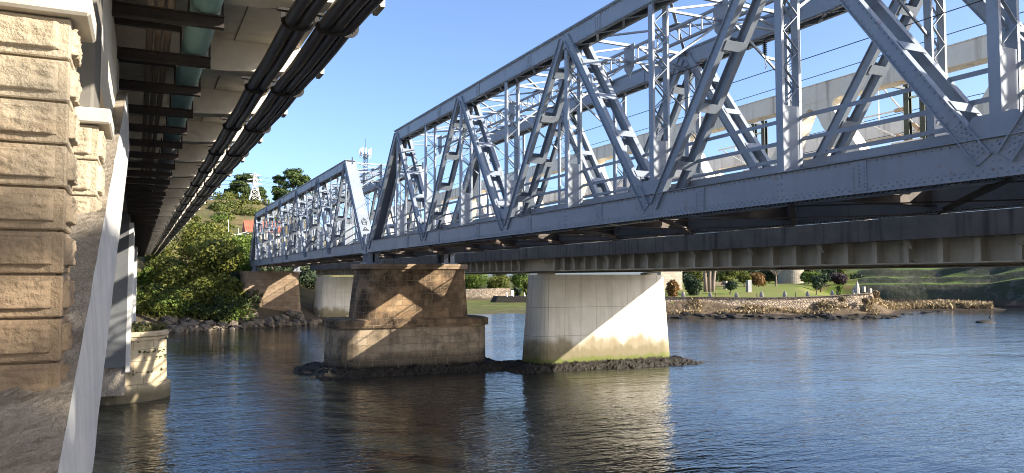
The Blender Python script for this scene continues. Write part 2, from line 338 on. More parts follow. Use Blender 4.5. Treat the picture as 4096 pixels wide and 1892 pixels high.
# ================================================================== riveted steel truss bridge (two spans)
ZB0, ZB1, ZT0, ZT1 = 1.65, 2.27, 7.55, 8.09
XN, CW, GAP = 12.3, .62, 4.9           # outer face of the near truss, chord width, near truss to far truss
RIV = (4.5, 36.5)                      # rivets are modelled where they can be seen
def angle_strip(mb, x, p, q, w, out):  # one built-up channel of a diagonal: web plate in the truss plane and two flanges
    p, q = Vector((x, p[0], p[1])), Vector((x, q[0], q[1])); e = (q-p).normalized(); n = Vector((1,0,0)).cross(e)
    mb.bar(p, q, .022, w, n)
    for sgn in (-1, 1):
        o = n*(sgn*(w/2-.010)) + Vector((out*.056, 0, 0)); mb.bar(p+o, q+o, .09, .02, n)
        o = n*(sgn*(w/2-.012)) - Vector((out*.034, 0, 0)); mb.bar(p+o, q+o, .045, .024, n)
    return e, n
def truss_span(yb0, yt, yb1, label):
    """yb0/yb1: bottom end nodes, yt: list of interior node positions (first and last carry the end posts)"""
    ys = sorted([yb0, yb1]); y0, y1 = ys[0]-.35, ys[1]+.35; t0, t1 = min(yt)-.25, max(yt)+.25
    root = thing('truss_span', (XN, (y0+y1)/2, ZB0-.03), label, 'railway bridge', 'riveted truss spans of the railway bridge'); st = M['steel']
    nodes = sorted(yt); per = abs(nodes[1]-nodes[0]); diag_proto = []
    for dx in (0, GAP):
        x0, x1 = XN+dx, XN+dx+CW
        c = MB()                                                    # top chord box
        c.box(x0, x0+.03, t0, t1, ZT0, ZT1); c.box(x1-.03, x1, t0, t1, ZT0, ZT1); c.box(x0-.07, x1+.07, t0-.05, t1+.05, ZT1+.002, ZT1+.045)
        c.box(x0-.045, x0-.002, t0, t1, ZT1-.025, ZT1); c.box(x1+.002, x1+.045, t0, t1, ZT1-.025, ZT1)
        c.box(x0+.032, x0+.14, t0, t1, ZT0-.02, ZT0-.002); c.box(x1-.14, x1-.032, t0, t1, ZT0-.02, ZT0-.002)
        y = t0+.4; s = 1
        while y < t1-.6:
            c.bar((x0+.07, y, ZT0-.032), (x1-.07, y+.72, ZT0-.032), .08, .014) if s > 0 else c.bar((x1-.07, y, ZT0-.032), (x0+.07, y+.72, ZT0-.032), .08, .014)
            y += .72; s = -s
        b = MB()                                                    # bottom chord
        b.box(x0, x0+.03, y0, y1, ZB0, ZB1); b.box(x1-.03, x1, y0, y1, ZB0, ZB1)
        for a, d in ((x0-.06, x0+.13), (x1-.13, x1+.06)):
            b.box(a, d, y0, y1, ZB0-.03, ZB0-.002); b.box(a, d, y0, y1, ZB1+.002, ZB1+.02)
        y = y0+.5
        while y < y1-.3: b.box(x0+.132, x1-.132, y-.16, y+.16, ZB0-.024, ZB0-.010); y += 1.2
        for y in [n-2.05 for n in nodes if n-2.05 > y0]:           # splice plates
            b.box(x0-.018, x0-.001, y-.17, y+.17, ZB0+.02, ZB1-.02); c.box(x0-.018, x0-.001, y-.17, y+.17, ZT0+.02, ZT1-.045)
        if y0 < 0:
            y = RIV[0]
            while y < RIV[1]:
                if dx == 0:
                    b.rivet((x0, y, ZB1-.045), r=.027); b.rivet((x0, y, ZB0+.05), r=.027); c.rivet((x0, y, ZT1-.075), r=.024)
                    b.rivet((x0, y+.08, ZB0+.11), r=.022); c.rivet((x0, y, ZT0+.045), r=.02)
                y += .16
            for y in [n-2.05 for n in nodes if RIV[0] < n-2.05 < RIV[1]+5] if dx == 0 else []:
                for i in range(3):
                    for k in range(6):
                        zz = (k+.5*(i % 2))/6.0
                        b.rivet((x0-.018, y-.12+.12*i, ZB0+.09+.46*zz), r=.026); c.rivet((x0-.018, y-.12+.12*i, ZT0+.07+.38*zz), r=.026)
            for y in [n for n in nodes if RIV[0] < n < RIV[1]+5] if dx == 0 else []:
                for i in (-1, 1):
                    for k in range(4): b.rivet((x0, y+.06*i, ZB0+.12+.13*k), r=.024); c.rivet((x0, y+.06*i, ZT0+.1+.1*k), r=.022)
        if y0 < 0:                                                  # the rows of rivet heads under the flanges
            b.m2 = (len(b.f), M['rivdk']); y = 3.0
            while y < 41:
                for xx in (x0-.03, x0+.08): b.rivet((xx, y, ZB0-.03), (0,0,-1), .032)
                y += .13
        b.build('bottom_chord', st, root); c.build('top_chord', st, root)
        # web members
        seq = [(yb1, 'b')] + [(y, 't' if (len(nodes)-1-i) % 2 == 0 else 'b') for i, y in reversed(list(enumerate(nodes)))] + [(yb0, 'b')]
        for i in range(len(seq)-1):
            (ya, ka), (yc, kc) = seq[i], seq[i+1]; endp = i in (0, len(seq)-2)
            za = 1.93 if ka == 'b' else 7.86; zc = 1.93 if kc == 'b' else 7.86
            sg = 1 if yc > ya else -1; sh = .17 if not endp else .1
            p, q = (ya+sg*sh, za), (yc-sg*sh, zc)
            d = MB()
            if endp:                                                # end post: closed box with a cover plate on the outer side
                e, n = angle_strip(d, x0-.012, p, q, .40, 1); angle_strip(d, x1+.012, p, q, .40, -1)
                if n.z < 0: n = -n
                P, Q = Vector(((x0+x1)/2, *p)), Vector(((x0+x1)/2, *q)); d.bar(P+n*.215, Q+n*.215, CW+.1, .025, n)
                LL = (Q-P).length; k = .12
                while k < LL and dx == 0 and y0 > 0:
                    for sx in (-1, 1): d.rivet(P + (Q-P)*(k/LL) + n*.228 + Vector((sx*.29,0,0)), tuple(n), .02)
                    k += .16
                d.build('end_post', st, root); continue
            e, n = angle_strip(d, x0-.012, p, q, .30, 1); angle_strip(d, x1+.012, p, q, .30, -1)
            if y0 < 0 and dx == 0 and min(ya, yc) > 1:
                P = Vector((x0-.023, *p)); Q = Vector((x0-.023, *q)); LL = (Q-P).length; k = .1
                while k < LL-.05:
                    for sx in (-1, 1): d.rivet(P+(Q-P)*(k/LL)+n*(sx*.085), r=.022)
                    if k < 1.0 or k > LL-.8:
                        d.rivet(P+(Q-P)*(k/LL), r=.025)
                        for sx in (-1, 1): d.rivet(P+(Q-P)*((k+.07)/LL)+n*(sx*.05), r=.025)
                    k += .15
            do = d.build('diagonal', st, root)
            P, Q = Vector(((x0+x1)/2, *p)), Vector(((x0+x1)/2, *q)); LL = (Q-P).length
            for k in np.arange(1.35, LL-.9, 1.62):
                bt = MB()
                for sx in (-1, 1): bt.bar(P+e*(k-.12)+n*(sx*.163), P+e*(k+.12)+n*(sx*.163), CW-.02, .012, n)
                bt.build('batten_plate', st, do)
        for y in nodes:
            p = MB(); p.box(x0+.035, x0+.105, y-.10, y+.10, ZB1+.021, ZT0-.04); p.box(x1-.105, x1-.035, y-.10, y+.10, ZB1+.021, ZT0-.04)
            z = 3.78; s = 1
            while z < ZT0-.5:
                a, d = (x0+.10, x1-.10) if s > 0 else (x1-.10, x0+.10)
                for yy in (-.085, .085): p.bar((a, y+yy, z), (d, y+yy, z+.40), .012, .06, (0,1,0))
                z += .40; s = -s
            po = p.build('post', st, root)
            q = MB(); q.box(x0+.106, x1-.106, y-.09, y-.075, ZB1+.021, 3.75); q.box(x0+.106, x1-.106, y+.075, y+.09, ZB1+.021, 3.75); q.build('post_plate', st, po)
        for y, k in seq:                                            # gussets
            if k == 'b':
                g = MB(); g.ext([(y-.62, ZB1-.02), (y+.62, ZB1-.02), (y+.36, ZB1+.40), (y-.36, ZB1+.40)], x0+.001, x0+.028) if y not in (yb0, yb1) else g.box(x0-.003, x0+.033, y-.32, y+.32, ZB0+.02, ZB1+.5)
                g.build('gusset_plate', st, root)
        for zz in (3.06, 3.56, 2.66):
            h = MB(); xr = x1-.015+.03 if dx == 0 else x0-.04; h.box(xr, xr+.012 if zz > 3 else xr+.05, y0+2.5, y1-2.5, zz-.045 if zz > 3 else zz-.02, zz+.045 if zz > 3 else zz+.02); h.build('handrail', st, root)
    xa, xb = XN+CW, XN+GAP
    for y in [yb0]+nodes+[yb1]:
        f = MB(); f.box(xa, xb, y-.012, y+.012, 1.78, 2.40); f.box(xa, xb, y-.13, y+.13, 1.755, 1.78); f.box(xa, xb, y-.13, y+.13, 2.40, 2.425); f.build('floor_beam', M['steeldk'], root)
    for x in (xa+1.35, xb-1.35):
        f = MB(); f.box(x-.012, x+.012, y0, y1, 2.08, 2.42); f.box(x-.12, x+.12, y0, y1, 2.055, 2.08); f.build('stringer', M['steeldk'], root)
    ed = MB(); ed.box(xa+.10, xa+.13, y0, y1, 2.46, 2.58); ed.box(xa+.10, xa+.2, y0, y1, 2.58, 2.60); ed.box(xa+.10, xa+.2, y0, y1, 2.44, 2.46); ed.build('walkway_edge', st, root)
    wk = MB(); wk.box(xa+.0, xa+.098, y0, y1, 2.30, 2.325); wk.build('gap_shade_board', M['steeldk'], root)  # dark strip added to paint the shaded gap between chord and walkway edge
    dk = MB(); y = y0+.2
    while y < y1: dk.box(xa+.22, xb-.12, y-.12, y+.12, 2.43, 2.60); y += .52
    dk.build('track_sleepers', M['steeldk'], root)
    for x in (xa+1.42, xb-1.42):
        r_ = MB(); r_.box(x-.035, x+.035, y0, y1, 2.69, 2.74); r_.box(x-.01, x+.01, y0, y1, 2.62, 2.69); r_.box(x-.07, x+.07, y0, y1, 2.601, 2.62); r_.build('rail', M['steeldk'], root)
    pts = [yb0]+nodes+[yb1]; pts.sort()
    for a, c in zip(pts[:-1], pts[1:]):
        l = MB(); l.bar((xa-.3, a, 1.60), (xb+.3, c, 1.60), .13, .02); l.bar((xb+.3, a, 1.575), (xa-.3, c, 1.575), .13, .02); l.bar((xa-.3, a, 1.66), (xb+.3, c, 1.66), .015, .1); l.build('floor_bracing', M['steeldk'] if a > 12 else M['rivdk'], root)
    for y in nodes:                                                 # sway frames between the top chords
        w = MB(); w.bar((xa, y, 7.98), (xb, y, 7.98), .10, .09); w.bar((xa, y, 7.42), (xb, y, 7.42), .07, .06)
        for sx in (-1, 1):
            xs = (xa if sx < 0 else xb); xm = (xa+xb)/2
            w.bar((xm+sx*.15, y, 7.45), (xs+sx*.05, y, 5.95), .06, .06); w.bar((xm+sx*.1, y, 7.95), (xs, y, 7.45), .06, .06)
        w.box(xm-.24, xm-.225, y-.3, y+.3, 7.2, 8.0); w.build('sway_frame', st, root)
        hp = MB(); hp.ext([(y-.3, 7.2), (y+.3, 7.2), (y, 6.85)], xm-.24, xm-.225); hp.build('hanger_plate', st, root)
    for a, c in zip(nodes[:-1], nodes[1:]):
        l = MB(); l.bar((xa, a, 8.02), (xb, c, 8.02), .09, .05); l.bar((xb, a, 7.95), (xa, c, 7.95), .09, .05); l.box((xa+xb)/2-.25, (xa+xb)/2+.25, (a+c)/2-.3, (a+c)/2+.3, 7.98, 7.992); l.build('top_bracing', st, root)
    lg = MB(); xm = (xa+xb)/2-.2; a, c = nodes[0], nodes[-1]
    for zz in (7.36, 7.86): lg.box(xm-.05, xm+.05, a, c, zz-.035, zz+.035)
    y = a; s = 0
    while y < c-.5:
        lg.box(xm-.02, xm+.02, y-.02, y+.02, 7.39, 7.83); lg.bar((xm, y, 7.4), (xm, y+.55, 7.82), .03, .03); y += .55
    lg.build('catenary_girder', st, root)
    return root
yt1 = [40.34 - 4.66*k for k in range(11)]
truss_span(-11.9, yt1, 45.95, 'nearest grey riveted steel truss span, ending on the brown stone pier in mid river')
yt2 = [52.2 + 4.66*k for k in range(11)]
sp2 = truss_span(46.95, yt2, 104.5, 'farther grey riveted truss span reaching the wooded bank, with graffiti on its first end post')
# graffiti on the end post of the far span (painted strokes a few mm thick)
def on_post(a, b):                     # a: across (m from centre), b: along the post from the foot
    P, Q = Vector((XN+CW/2, 46.95+.1, 1.93)), Vector((XN+CW/2, 52.2-.1, 7.86)); e = (Q-P).normalized(); n = Vector((1,0,0)).cross(e)
    if n.z < 0: n = -n
    return P + e*b + n*.2315 + Vector((a, 0, 0)), n
gm = MB(); gw = MB()
def stroke(mb, pts, w=.035):
    for (a, b), (c, d) in zip(pts[:-1], pts[1:]):
        p, n = on_post(a, b); q, _ = on_post(c, d); mb.bar(p, q, w, .006, n)
stroke(gm, [(.17*math.cos(t), 2.05+.26*math.sin(t)) for t in np.linspace(0, 6.283, 15)])
stroke(gm, [(-.17, 1.76), (.04, 2.42), (.12, 1.74)]); stroke(gm, [(-.2, 1.92), (.24, 2.05)])
stroke(gm, [(-.2, 1.25), (-.02, 1.58), (.18, 1.28), (-.2, 1.25)], .05); stroke(gm, [(-.1, 1.36), (.08, 1.36)], .07)
stroke(gm, [(-.12, .95), (.0, .75), (.14, .98)], .06); stroke(gm, [(.0, .75), (.06, .5)], .06)
stroke(gw, [(-.15, 2.75), (-.17, 3.15), (.0, 3.2), (.02, 2.8), (-.15, 2.75)], .05); stroke(gw, [(.08, 2.75), (.06, 3.2), (.2, 3.15), (.08, 2.97), (.22, 2.75)], .05)
gm.build('graffiti', M['paintbk'], sp2); gw.build('faded_graffiti', M['ant'], sp2)

def bearing(x, y, zt, zb, label, mat):
    r = thing('bridge_bearing', (x, y, zb), label, 'bearing', 'steel bearings under the truss ends')
    p = MB(); p.box(x-.5, x+.5, y-.75, y+.75, zb-.02, zb+.08); p.build('base_plate', mat, r)
    p = MB(); p.box(x-.40, x+.40, y-.65, y+.65, zt-.07, zt-.003); p.box(x-.06, x+.06, y-.6, y+.6, zb+.08, zt-.07)
    for k in range(6): yy = y-.58+k*.232; p.ext([(yy-.02, zb+.08), (yy+.02, zb+.08), (yy+.02, zt-.07), (yy-.02, zt-.07)], x-.36, x+.36)
    p.build('ribbed_shoe', mat, r)
    return r
bearing(XN+.31, 46.45, 1.62, .93, 'grey ribbed bearing shoe under the near truss on the mid river stone pier', M['steel'])
bearing(XN+GAP+.31, 46.45, 1.62, .93, 'pale ribbed bearing shoe on the right end of the mid river stone pier', M['steel'])
for x, s in ((XN+.31, 'left'), (XN+GAP+.31, 'right')): bearing(x, 100.2, 1.62, .95, 'small bearing at the %s end of the far stone pier' % s, M['steel'])

# stone piers
def stone_pier(y, t, label, mat, z_low=True):
    r = thing('stone_pier', ((XN+XN+GAP+CW)/2, y+t/2, -6.5), label, 'bridge pier', 'stone piers of the truss bridge')
    if z_low:
        l = MB(); l.loft([rrect(9.95, 19.9, y-.45, y+t+.45, 1.7, -6.6, 8), rrect(10.02, 19.82, y-.4, y+t+.4, 1.6, -2.86, 8)]); l.build('lower_block', M['pierlo'], r)
        l = MB(); l.loft([rrect(9.88, 20.02, y-.55, y+t+.55, 1.7, -2.858, 8), rrect(9.88, 20.02, y-.55, y+t+.55, 1.7, -2.46, 8), rrect(10.1, 19.8, y-.35, y+t+.35, 1.6, -2.37, 8)]); l.build('ledge_course', M['pierst'], r)
        l = MB(); l.loft([rrect(11.45, 18.65, y, y+t, 1.15, -2.366, 8), rrect(11.78, 18.4, y+.12, y+t-.12, 1.0, .59, 8)]); l.build('shaft', M['pierst'], r)
        l = MB(); l.loft([rrect(11.62, 18.55, y, y+t, .9, .592, 8), rrect(11.62, 18.55, y, y+t, .9, .91, 8)]); l.build('capstone', M['pierst2'], r, bevel=.03)
    else:
        l = MB(); l.loft([rrect(10.2, 18.0, y-.4, y+t, .5, -6.6), rrect(10.25, 17.95, y-.35, y+t, .5, -3.95)]); l.build('plinth', mat, r)
        l = MB(); l.loft([rrect(10.4, 17.75, y-.15, y+t, .5, -3.948), rrect(10.95, 17.45, y+.1, y+t-.3, .5, .55)]); l.build('shaft', mat, r)
        l = MB(); l.loft([rrect(10.85, 17.6, y, y+t-.2, .5, .552), rrect(10.85, 17.6, y, y+t-.2, .5, .94)]); l.build('capstone', mat, r)
    return r
stone_pier(44.6, 3.7, 'brown stone pier in mid river with a stepped lower block, crossed by diagonal sunlit bands', M['pierst'])
stone_pier(97.6, 7.5, 'far tapering ashlar pier at the water line beneath the wooded bank', M['pierst2'], False)
def conc_pier(x0, x1, y, t, label):
    r = thing('concrete_pier', ((x0+x1)/2, y+t/2, -6.5), label, 'bridge pier', 'pale concrete piers of the newer bridge')
    n = 14; rings = []
    for z, i, dy in ((-6.6, -.08, -.12), (-5.2, 0, 0), (.28, .36, .28)):
        rings.append(rrect(x0+i, x1-i*.9, y+dy, y+t-dy, 1.15 - .1*(z > 0), z, 8))
    m = MB(); m.loft(rings); m.build('shaft', M['pierc'], r, smooth=False)
    for x in (x0+1.4, x1-1.4):
        b = MB(); b.loft([rrect(x-.55, x+.55, y+.6, y+1.6, .45, .282), rrect(x-.55, x+.55, y+.6, y+1.6, .45, .40)]); b.build('bearing_pad', M['grd'], r)
    return r
conc_pier(21.4, 32.0, 41.6, 2.6, 'big pale concrete pier with a sharp diagonal shadow and green algae at its foot')
conc_pier(19.4, 30, 97.5, 2.4, 'far concrete pier half hidden behind the mid river stone pier')
def skirt(name, x0, x1, y0, y1, zt, label, seed):
    m = MB(); rs = random.Random(seed); N1, N2 = 110, 44; X0, X1, Y0, Y1 = x0-2.6, x1+2.2, y0-2.0, y1+2.0; vs = []
    for j in range(N2+1):                # one rugged weedy mound that falls away into the water
        for i in range(N1+1):
            x = X0+(X1-X0)*i/N1; y = Y0+(Y1-Y0)*j/N2
            d = math.hypot(max(x0-x, 0, x-x1)*.85, max(y0-y, 0, y-y1)); k = noise.noise((x*.35, y*.35, seed))
            z = zt - .10 - d*(.36+.22*k) + .16*noise.noise((x*1.1, y*1.1, seed)) + .16*abs(noise.noise((x*2.6, y*2.6, seed))) + .09*noise.noise((x*6, y*6, seed))
            vs.append((x+.12*noise.noise((x*3, y*3, 9)), y+.12*noise.noise((x*3, y*3, 4)), z))
    m.add(vs, [(j*(N1+1)+i, j*(N1+1)+i+1, (j+1)*(N1+1)+i+1, (j+1)*(N1+1)+i) for j in range(N2) for i in range(N1)])
    return tag(m.build(name, M['weed']), label, 'rocks', 'weedy rock footings round the piers')
skirt('rock_footing', 9.6, 20.3, 43.6, 49.3, -5.12, 'dark weedy rock footing round the brown stone pier', 5)
skirt('rock_footing', 20.9, 32.4, 41.2, 44.9, -5.12, 'dark weedy rock footing under the green foot of the big concrete pier', 77)

# ================================================================== newer girder bridge with a white truss
NX = (21.7, 29.9); TW = .60; NZ0, NZ1, NZ2 = 1.62, 6.35, 6.99; P0 = 7.886; NY0, NY1 = -36.5, 112.0
nb = thing('girder_bridge', (27, 40, .4), 'newer railway bridge with white Warren trusses above a dark concrete deck edge', 'railway bridge')
topn = [20.32 + P0*k for k in range(-6, 11)]
def bez(a, b, c, n=5): return [tuple((1-t)**2*a[i] + 2*(1-t)*t*b[i] + t*t*c[i] for i in (0, 1)) for t in np.linspace(0, 1, n)]
H = NZ1-NZ0; hp = P0/2; w1 = .75; dd = .12
def cell(mir, yb):                     # solid web plate of one diagonal with rounded openings (y runs from the bottom node to the top node)
    lo = lambda y: NZ0 + (y-w1)*(H-dd)/(hp-w1); up = lambda y: NZ0 + dd + y*(H-dd)/(hp-w1)
    ya = hp-.08; zc = NZ1-.18
    pts = [(0, NZ0)] + bez((w1+.55, NZ0), (w1+.02, NZ0), (w1+.45, lo(w1+.45))) + bez((hp-.55, lo(hp-.55)), (hp-.2, zc), (hp, zc)) + [(hp, NZ1)]
    yc = hp-w1
    pts += bez((yc-.6, NZ1), (yc-.03, NZ1), (yc-.45, up(yc-.45))) + bez((.5, up(.5)), (.1, up(.1)), (0, up(.1)-.05))
    return [((yb-y if mir else yb+y), z) for y, z in pts]
for x in NX:
    t = MB(); t.box(x, x+TW, NY0, NY1, NZ1+.001, NZ2); t.box(x-.03, x+TW+.03, NY0, NY1, NZ2+.001, NZ2+.03); t.build('top_chord', M['white'], nb)
    t = MB(); t.box(x+.001, x+TW-.001, NY0, NY1, 1.25, NZ0-.001); t.build('bottom_chord', M['white'], nb)
    for y in topn:
        for mir in (False, True):
            yb = y-hp if not mir else y+hp; c = MB(); p = cell(mir, yb); c.ext(p if not mir else p[::-1], x+.01, x+TW-.01); c.build('diagonal', M['white'], nb)
fx = 21.45
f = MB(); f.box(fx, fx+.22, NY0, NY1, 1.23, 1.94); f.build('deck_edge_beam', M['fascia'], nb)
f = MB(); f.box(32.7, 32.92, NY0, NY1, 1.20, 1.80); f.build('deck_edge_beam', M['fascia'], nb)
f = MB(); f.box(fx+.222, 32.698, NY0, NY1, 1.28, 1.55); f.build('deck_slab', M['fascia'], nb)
for gx in (22.35, 30.5):
    g = MB(); g.box(gx, gx+.03, NY0, NY1, .52, 1.278); g.box(gx-.45, gx+.5, NY0, NY1, .48, .519); g.box(gx-.05, gx-.001, NY0, NY1, .95, .965); g.build('plate_girder', M['grd'], nb)
ks = [y for y in np.arange(NY0+.6, NY1, 1.17) if -2 < y < 112][:96]
for i, y in enumerate(ks):
    if abs(y-42.9) < 1.9: continue
    s = MB(); s.ext([(y-.02, .521), (y+.02, .521), (y+.02, 1.277), (y-.02, 1.277)], 21.98, 22.349)
    s.box(21.96, 21.979, y-.09, y+.09, .521, 1.277); s.build('web_stiffener', M['grd'], nb)
for y in np.arange(-1.5, 112, 3.51):
    b = MB(); m = [(fx+.24, 1.279), (21.955, 1.279), (21.955, .95), (21.85, .95)]
    vs = [(a, y+.5, z) for a, z in m] + [(a, y+.54, z) for a, z in m]; b.add(vs, [(0,1,2,3), (7,6,5,4), (0,4,5,1), (1,5,6,2), (2,6,7,3), (3,7,4,0)])
    b.bar((fx+.24, y+.52, 1.262), (21.9, y+.52, .95), .22, .02); b.build('cantilever_bracket', M['grd'], nb)
    c = MB(); c.box(22.381, 30.499, y+.3, y+.33, .62, 1.27); c.box(22.39, 30.49, y+.2, y+.43, .60, .619); c.build('cross_beam', M['grd'], nb)
for y in np.arange(-5.1, 110, 7.26):
    for a, c in ((22.2, 30.6), (30.6, 22.2)):
        l = MB(); l.bar((a, y, .56 if a > 25 else .585), (c, y+7.26, .56 if a > 25 else .585), .16, .02); l.bar((a, y, .60), (c, y+7.26, .60), .02, .06); l.build('wind_bracing', M['grd'], nb)
for fxx in (fx+.11, 32.81):
    for zz, w in ((2.72, .05), (2.5, .025), (2.33, .025), (2.16, .025), (1.99, .025)):
        h = MB(); h.box(fxx-w/2, fxx+w/2, NY0, NY1, zz-w/2, zz+w/2); h.build('handrail', M['iron'], nb)
    for i, y in enumerate(np.arange(-2, 110, 2.42)):
        h = MB(); h.box(fxx-.03, fxx+.03, y-.04, y+.04, 1.941, 2.72); h.build('rail_post', M['iron'], nb)
# overhead line equipment
def mast_set(y, label):
    r = thing('catenary_mast', (24.3, y, 6.3), label, 'catenary mast', 'dark catenary masts on the newer bridge')
    for k, dy in enumerate((0, -.62)):
        m = MB(); m.box(24.2, 24.23, y+dy-.10, y+dy+.10, 4.75, 6.9); m.box(24.36, 24.39, y+dy-.10, y+dy+.10, 4.75, 6.9); m.box(24.23, 24.36, y+dy-.012, y+dy+.012, 4.75, 6.9); m.build('post', M['insul'], r)
        a = MB(); a.box(22.301, 24.2, y+dy-.04, y+dy+.04, 6.70, 6.78); a.build('bracket', M['insul'], r)
    a = MB(); a.bar((24.2, y-.62, 4.85), (24.2, y+.62, 4.85), .06, .06); a.bar((24.3, y+.2, 4.95), (24.3, y+2.0, 5.95), .05, .05); a.bar((24.3, y-.4, 5.2), (24.3, y+1.2, 7.25), .05, .05); a.bar((24.3, y+.1, 6.05), (24.3, y+2.4, 6.05), .05, .05); a.bar((24.3, y+.6, 5.75), (24.3, y+2.2, 5.75), .035, .035); a.bar((24.3, y+1.2, 7.25), (24.3, y+1.2, 5.75), .03, .03)
    a.build('cantilever_arm', M['iron'], r)
    for p, q in (((24.3, y+.1, 4.95), (24.3, y+.45, 5.15)), ((24.3, y-.42, 5.2), (24.3, y-.2, 5.45)), ((24.3, y+.1, 6.05), (24.3, y+.5, 6.05))):
        a = MB(); a.tube(p, q, .075, 10); a.build('insulator', M['clay'], r)
    a = MB(); a.bar((24.3, y-.05, 6.4), (24.3, y-.5, 6.4), .1, .05); a.build('feeder_clamp', M['green'], r)
    return r
mast_set(18.3, 'dark green catenary mast pair with arms seen through the right of the truss')
mast_set(25.9, 'dark catenary mast pair hung beside the white top chord, left of the lattice post')
ir = thing('feeder_insulator', (17.2, 17.04, 6.55), 'pale green insulator arm with ribbed stack on the far truss post', 'insulator')
m = MB(); m.bar((17.25, 17.04, 6.5), (16.45, 17.04, 6.55), .09, .07); m.build('arm', M['green'], ir)
m = MB()
for k in range(8): m.tube((16.45, 17.04, 6.62+k*.06), (16.45, 17.04, 6.645+k*.06), .075, 10, .05)
m.tube((16.45, 17.04, 6.55), (16.45, 17.04, 7.12), .025); m.build('insulator_stack', M['insul'], ir)
m = MB(); m.path([(16.45, 17.04, 6.5), (16.43, 17.0, 6.36), (16.47, 17.0, 6.28), (16.45, 17.04, 6.2)], .018, 6); m.build('hook', M['iron'], ir)
def wire(x, z, y0, y1, r, label, sag=.0, mat='insul'):
    pts = [(x, y0+(y1-y0)*k/24, z - sag*(1-(2*((k % 8)/8)-1)**2)) for k in range(25)]
    m = MB(); m.path(pts, r, 5); return tag(m.build('overhead_wire', M[mat], smooth=True), label, 'wire', 'overhead line wires')
wire(16.45, 7.12, -10, 104, .014, 'highest overhead wire running along inside the grey truss', .06)
wire(16.45, 6.15, -10, 104, .012, 'overhead wire just below the ribbed insulator on the grey truss', .05)
wire(25.2, 8.55, -30, 110, .016, 'upper overhead wire above the white truss bridge', .15)
wire(25.2, 7.75, -30, 110, .014, 'overhead wire close above the white top chord', .1)
wire(25.6, 6.3, -30, 110, .014, 'messenger wire seen between the two white trusses', .25)
wire(25.6, 5.25, -30, 110, .012, 'contact wire of the nearer track on the white truss bridge')
wire(28.9, 6.3, -30, 110, .014, 'messenger wire of the farther track on the white truss bridge', .25)
wire(28.9, 5.1, -30, 110, .012, 'contact wire of the farther track on the white truss bridge')

# ================================================================== road bridge on the left (its line turns .38 degrees to the left)
TH = .0066
def xr(v): v = v.copy(); v[:, 0] -= TH*v[:, 1]; return v
def b3(mb, name, mat, par=None, **k): return mb.build(name, mat, par, xf=xr, **k)
rb = thing('road_bridge', (0, 20, 3.3), 'concrete road bridge deck seen from below with dark ducts and cantilever beam ends', 'road bridge')
RY0, RY1 = -16.0, 116.0; BS = 3.48; BY = [9.19+BS*k for k in range(-6, 31)]
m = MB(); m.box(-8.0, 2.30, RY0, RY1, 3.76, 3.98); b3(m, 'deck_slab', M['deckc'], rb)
m = MB(); m.box(2.05, 2.30, RY0, RY1, 3.981, 4.75); b3(m, 'parapet', M['beamc'], rb)
m = MB(); m.box(-.75, -.42, RY0, RY1, 2.88, 3.759); b3(m, 'edge_girder', M['steeldk'], rb)
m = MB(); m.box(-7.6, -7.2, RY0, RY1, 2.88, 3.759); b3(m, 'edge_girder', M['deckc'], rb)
for y in BY:
    m = MB(); vs = []
    for yy in (y, y+.34): vs += [(-.419, yy, 3.22), (1.2, yy, 3.26), (2.64, yy, 3.40), (2.64, yy, 3.62), (2.32, yy, 3.759), (-.419, yy, 3.759)]
    m.add(vs, [(5,4,3,2,1,0)[::-1] if False else (0,1,2,3,4,5), (11,10,9,8,7,6), (0,6,7,1), (1,7,8,2), (2,8,9,3), (3,9,10,4), (4,10,11,5), (5,11,6,0)])
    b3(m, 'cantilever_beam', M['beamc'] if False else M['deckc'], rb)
    m = MB(); m.box(2.641, 2.70, y-.01, y+.35, 3.38, 3.64); m.box(2.30, 2.641, y-.01, y-.002, 3.40, 3.62); b3(m, 'beam_end', M['beamc'], rb)
for k, y in enumerate(BY[:30]):        # joints and shuttering boards of the soffit
    m = MB(); m.box(-.40, 2.28, y+1.7, y+1.715, 3.748, 3.759); m.box(1.28+.0*(k % 2), 1.295, y+.36, y+BS-.02, 3.748, 3.759); b3(m, 'soffit_joint', M['steeldk'], rb)
# pipe brackets: things that hang from the edge girder
for y in BY:
    for dy in (0, 1.74):
        yy = y+dy-.25
        if yy < 4 or yy > 108: continue
        r = thing('pipe_bracket', (-.42-TH*yy, yy, 2.8), 'dark steel cantilever bracket carrying the pipes beneath the road bridge deck', 'pipe bracket', 'pipe brackets under the road bridge')
        m = MB(); m.box(-.42, .80, yy, yy+.012, 2.772, 2.88); m.box(-.42, .80, yy-.05, yy+.06, 2.76, 2.772); m.box(-.42, .80, yy-.05, yy+.06, 2.88, 2.893); b3(m, 'arm', M['bracket'], r)
        m = MB(); m.box(-.42, .40, yy-.75, yy-.68, 2.98, 3.04); b3(m, 'upper_arm', M['bracket'], r)
        for sx in (.425, .775): m = MB(); m.box(sx, sx+.02, yy-.04, yy+.04, 2.893, 3.25); b3(m, 'pipe_stop', M['bracket'], r)
def pipe(x, z, rad, y0, y1, name, mat, label, cat, group=None, sag=0, n=14):
    pts = []; y = y0
    while y < y1: 
        ph = ((y-9.19)/BS) % 1.0; pts.append((x, y, z - sag*math.sin(math.pi*ph)**2)); y += BS/4 if sag else 6
    pts.append((x, y1, z)); m = MB(); m.path(pts, rad, n); o = b3(m, name, mat, None, smooth=True); return tag(o, label, cat, group)
pipe(.62, 3.065, .165, -8, 17.5, 'water_main', M['teal'], 'thick teal water main resting on brackets under the road bridge', 'pipe')
pipe(.62, 3.065, .165, 17.52, 112, 'water_main', M['tealdk'], 'grey farther length of the thick water main under the road bridge', 'pipe')
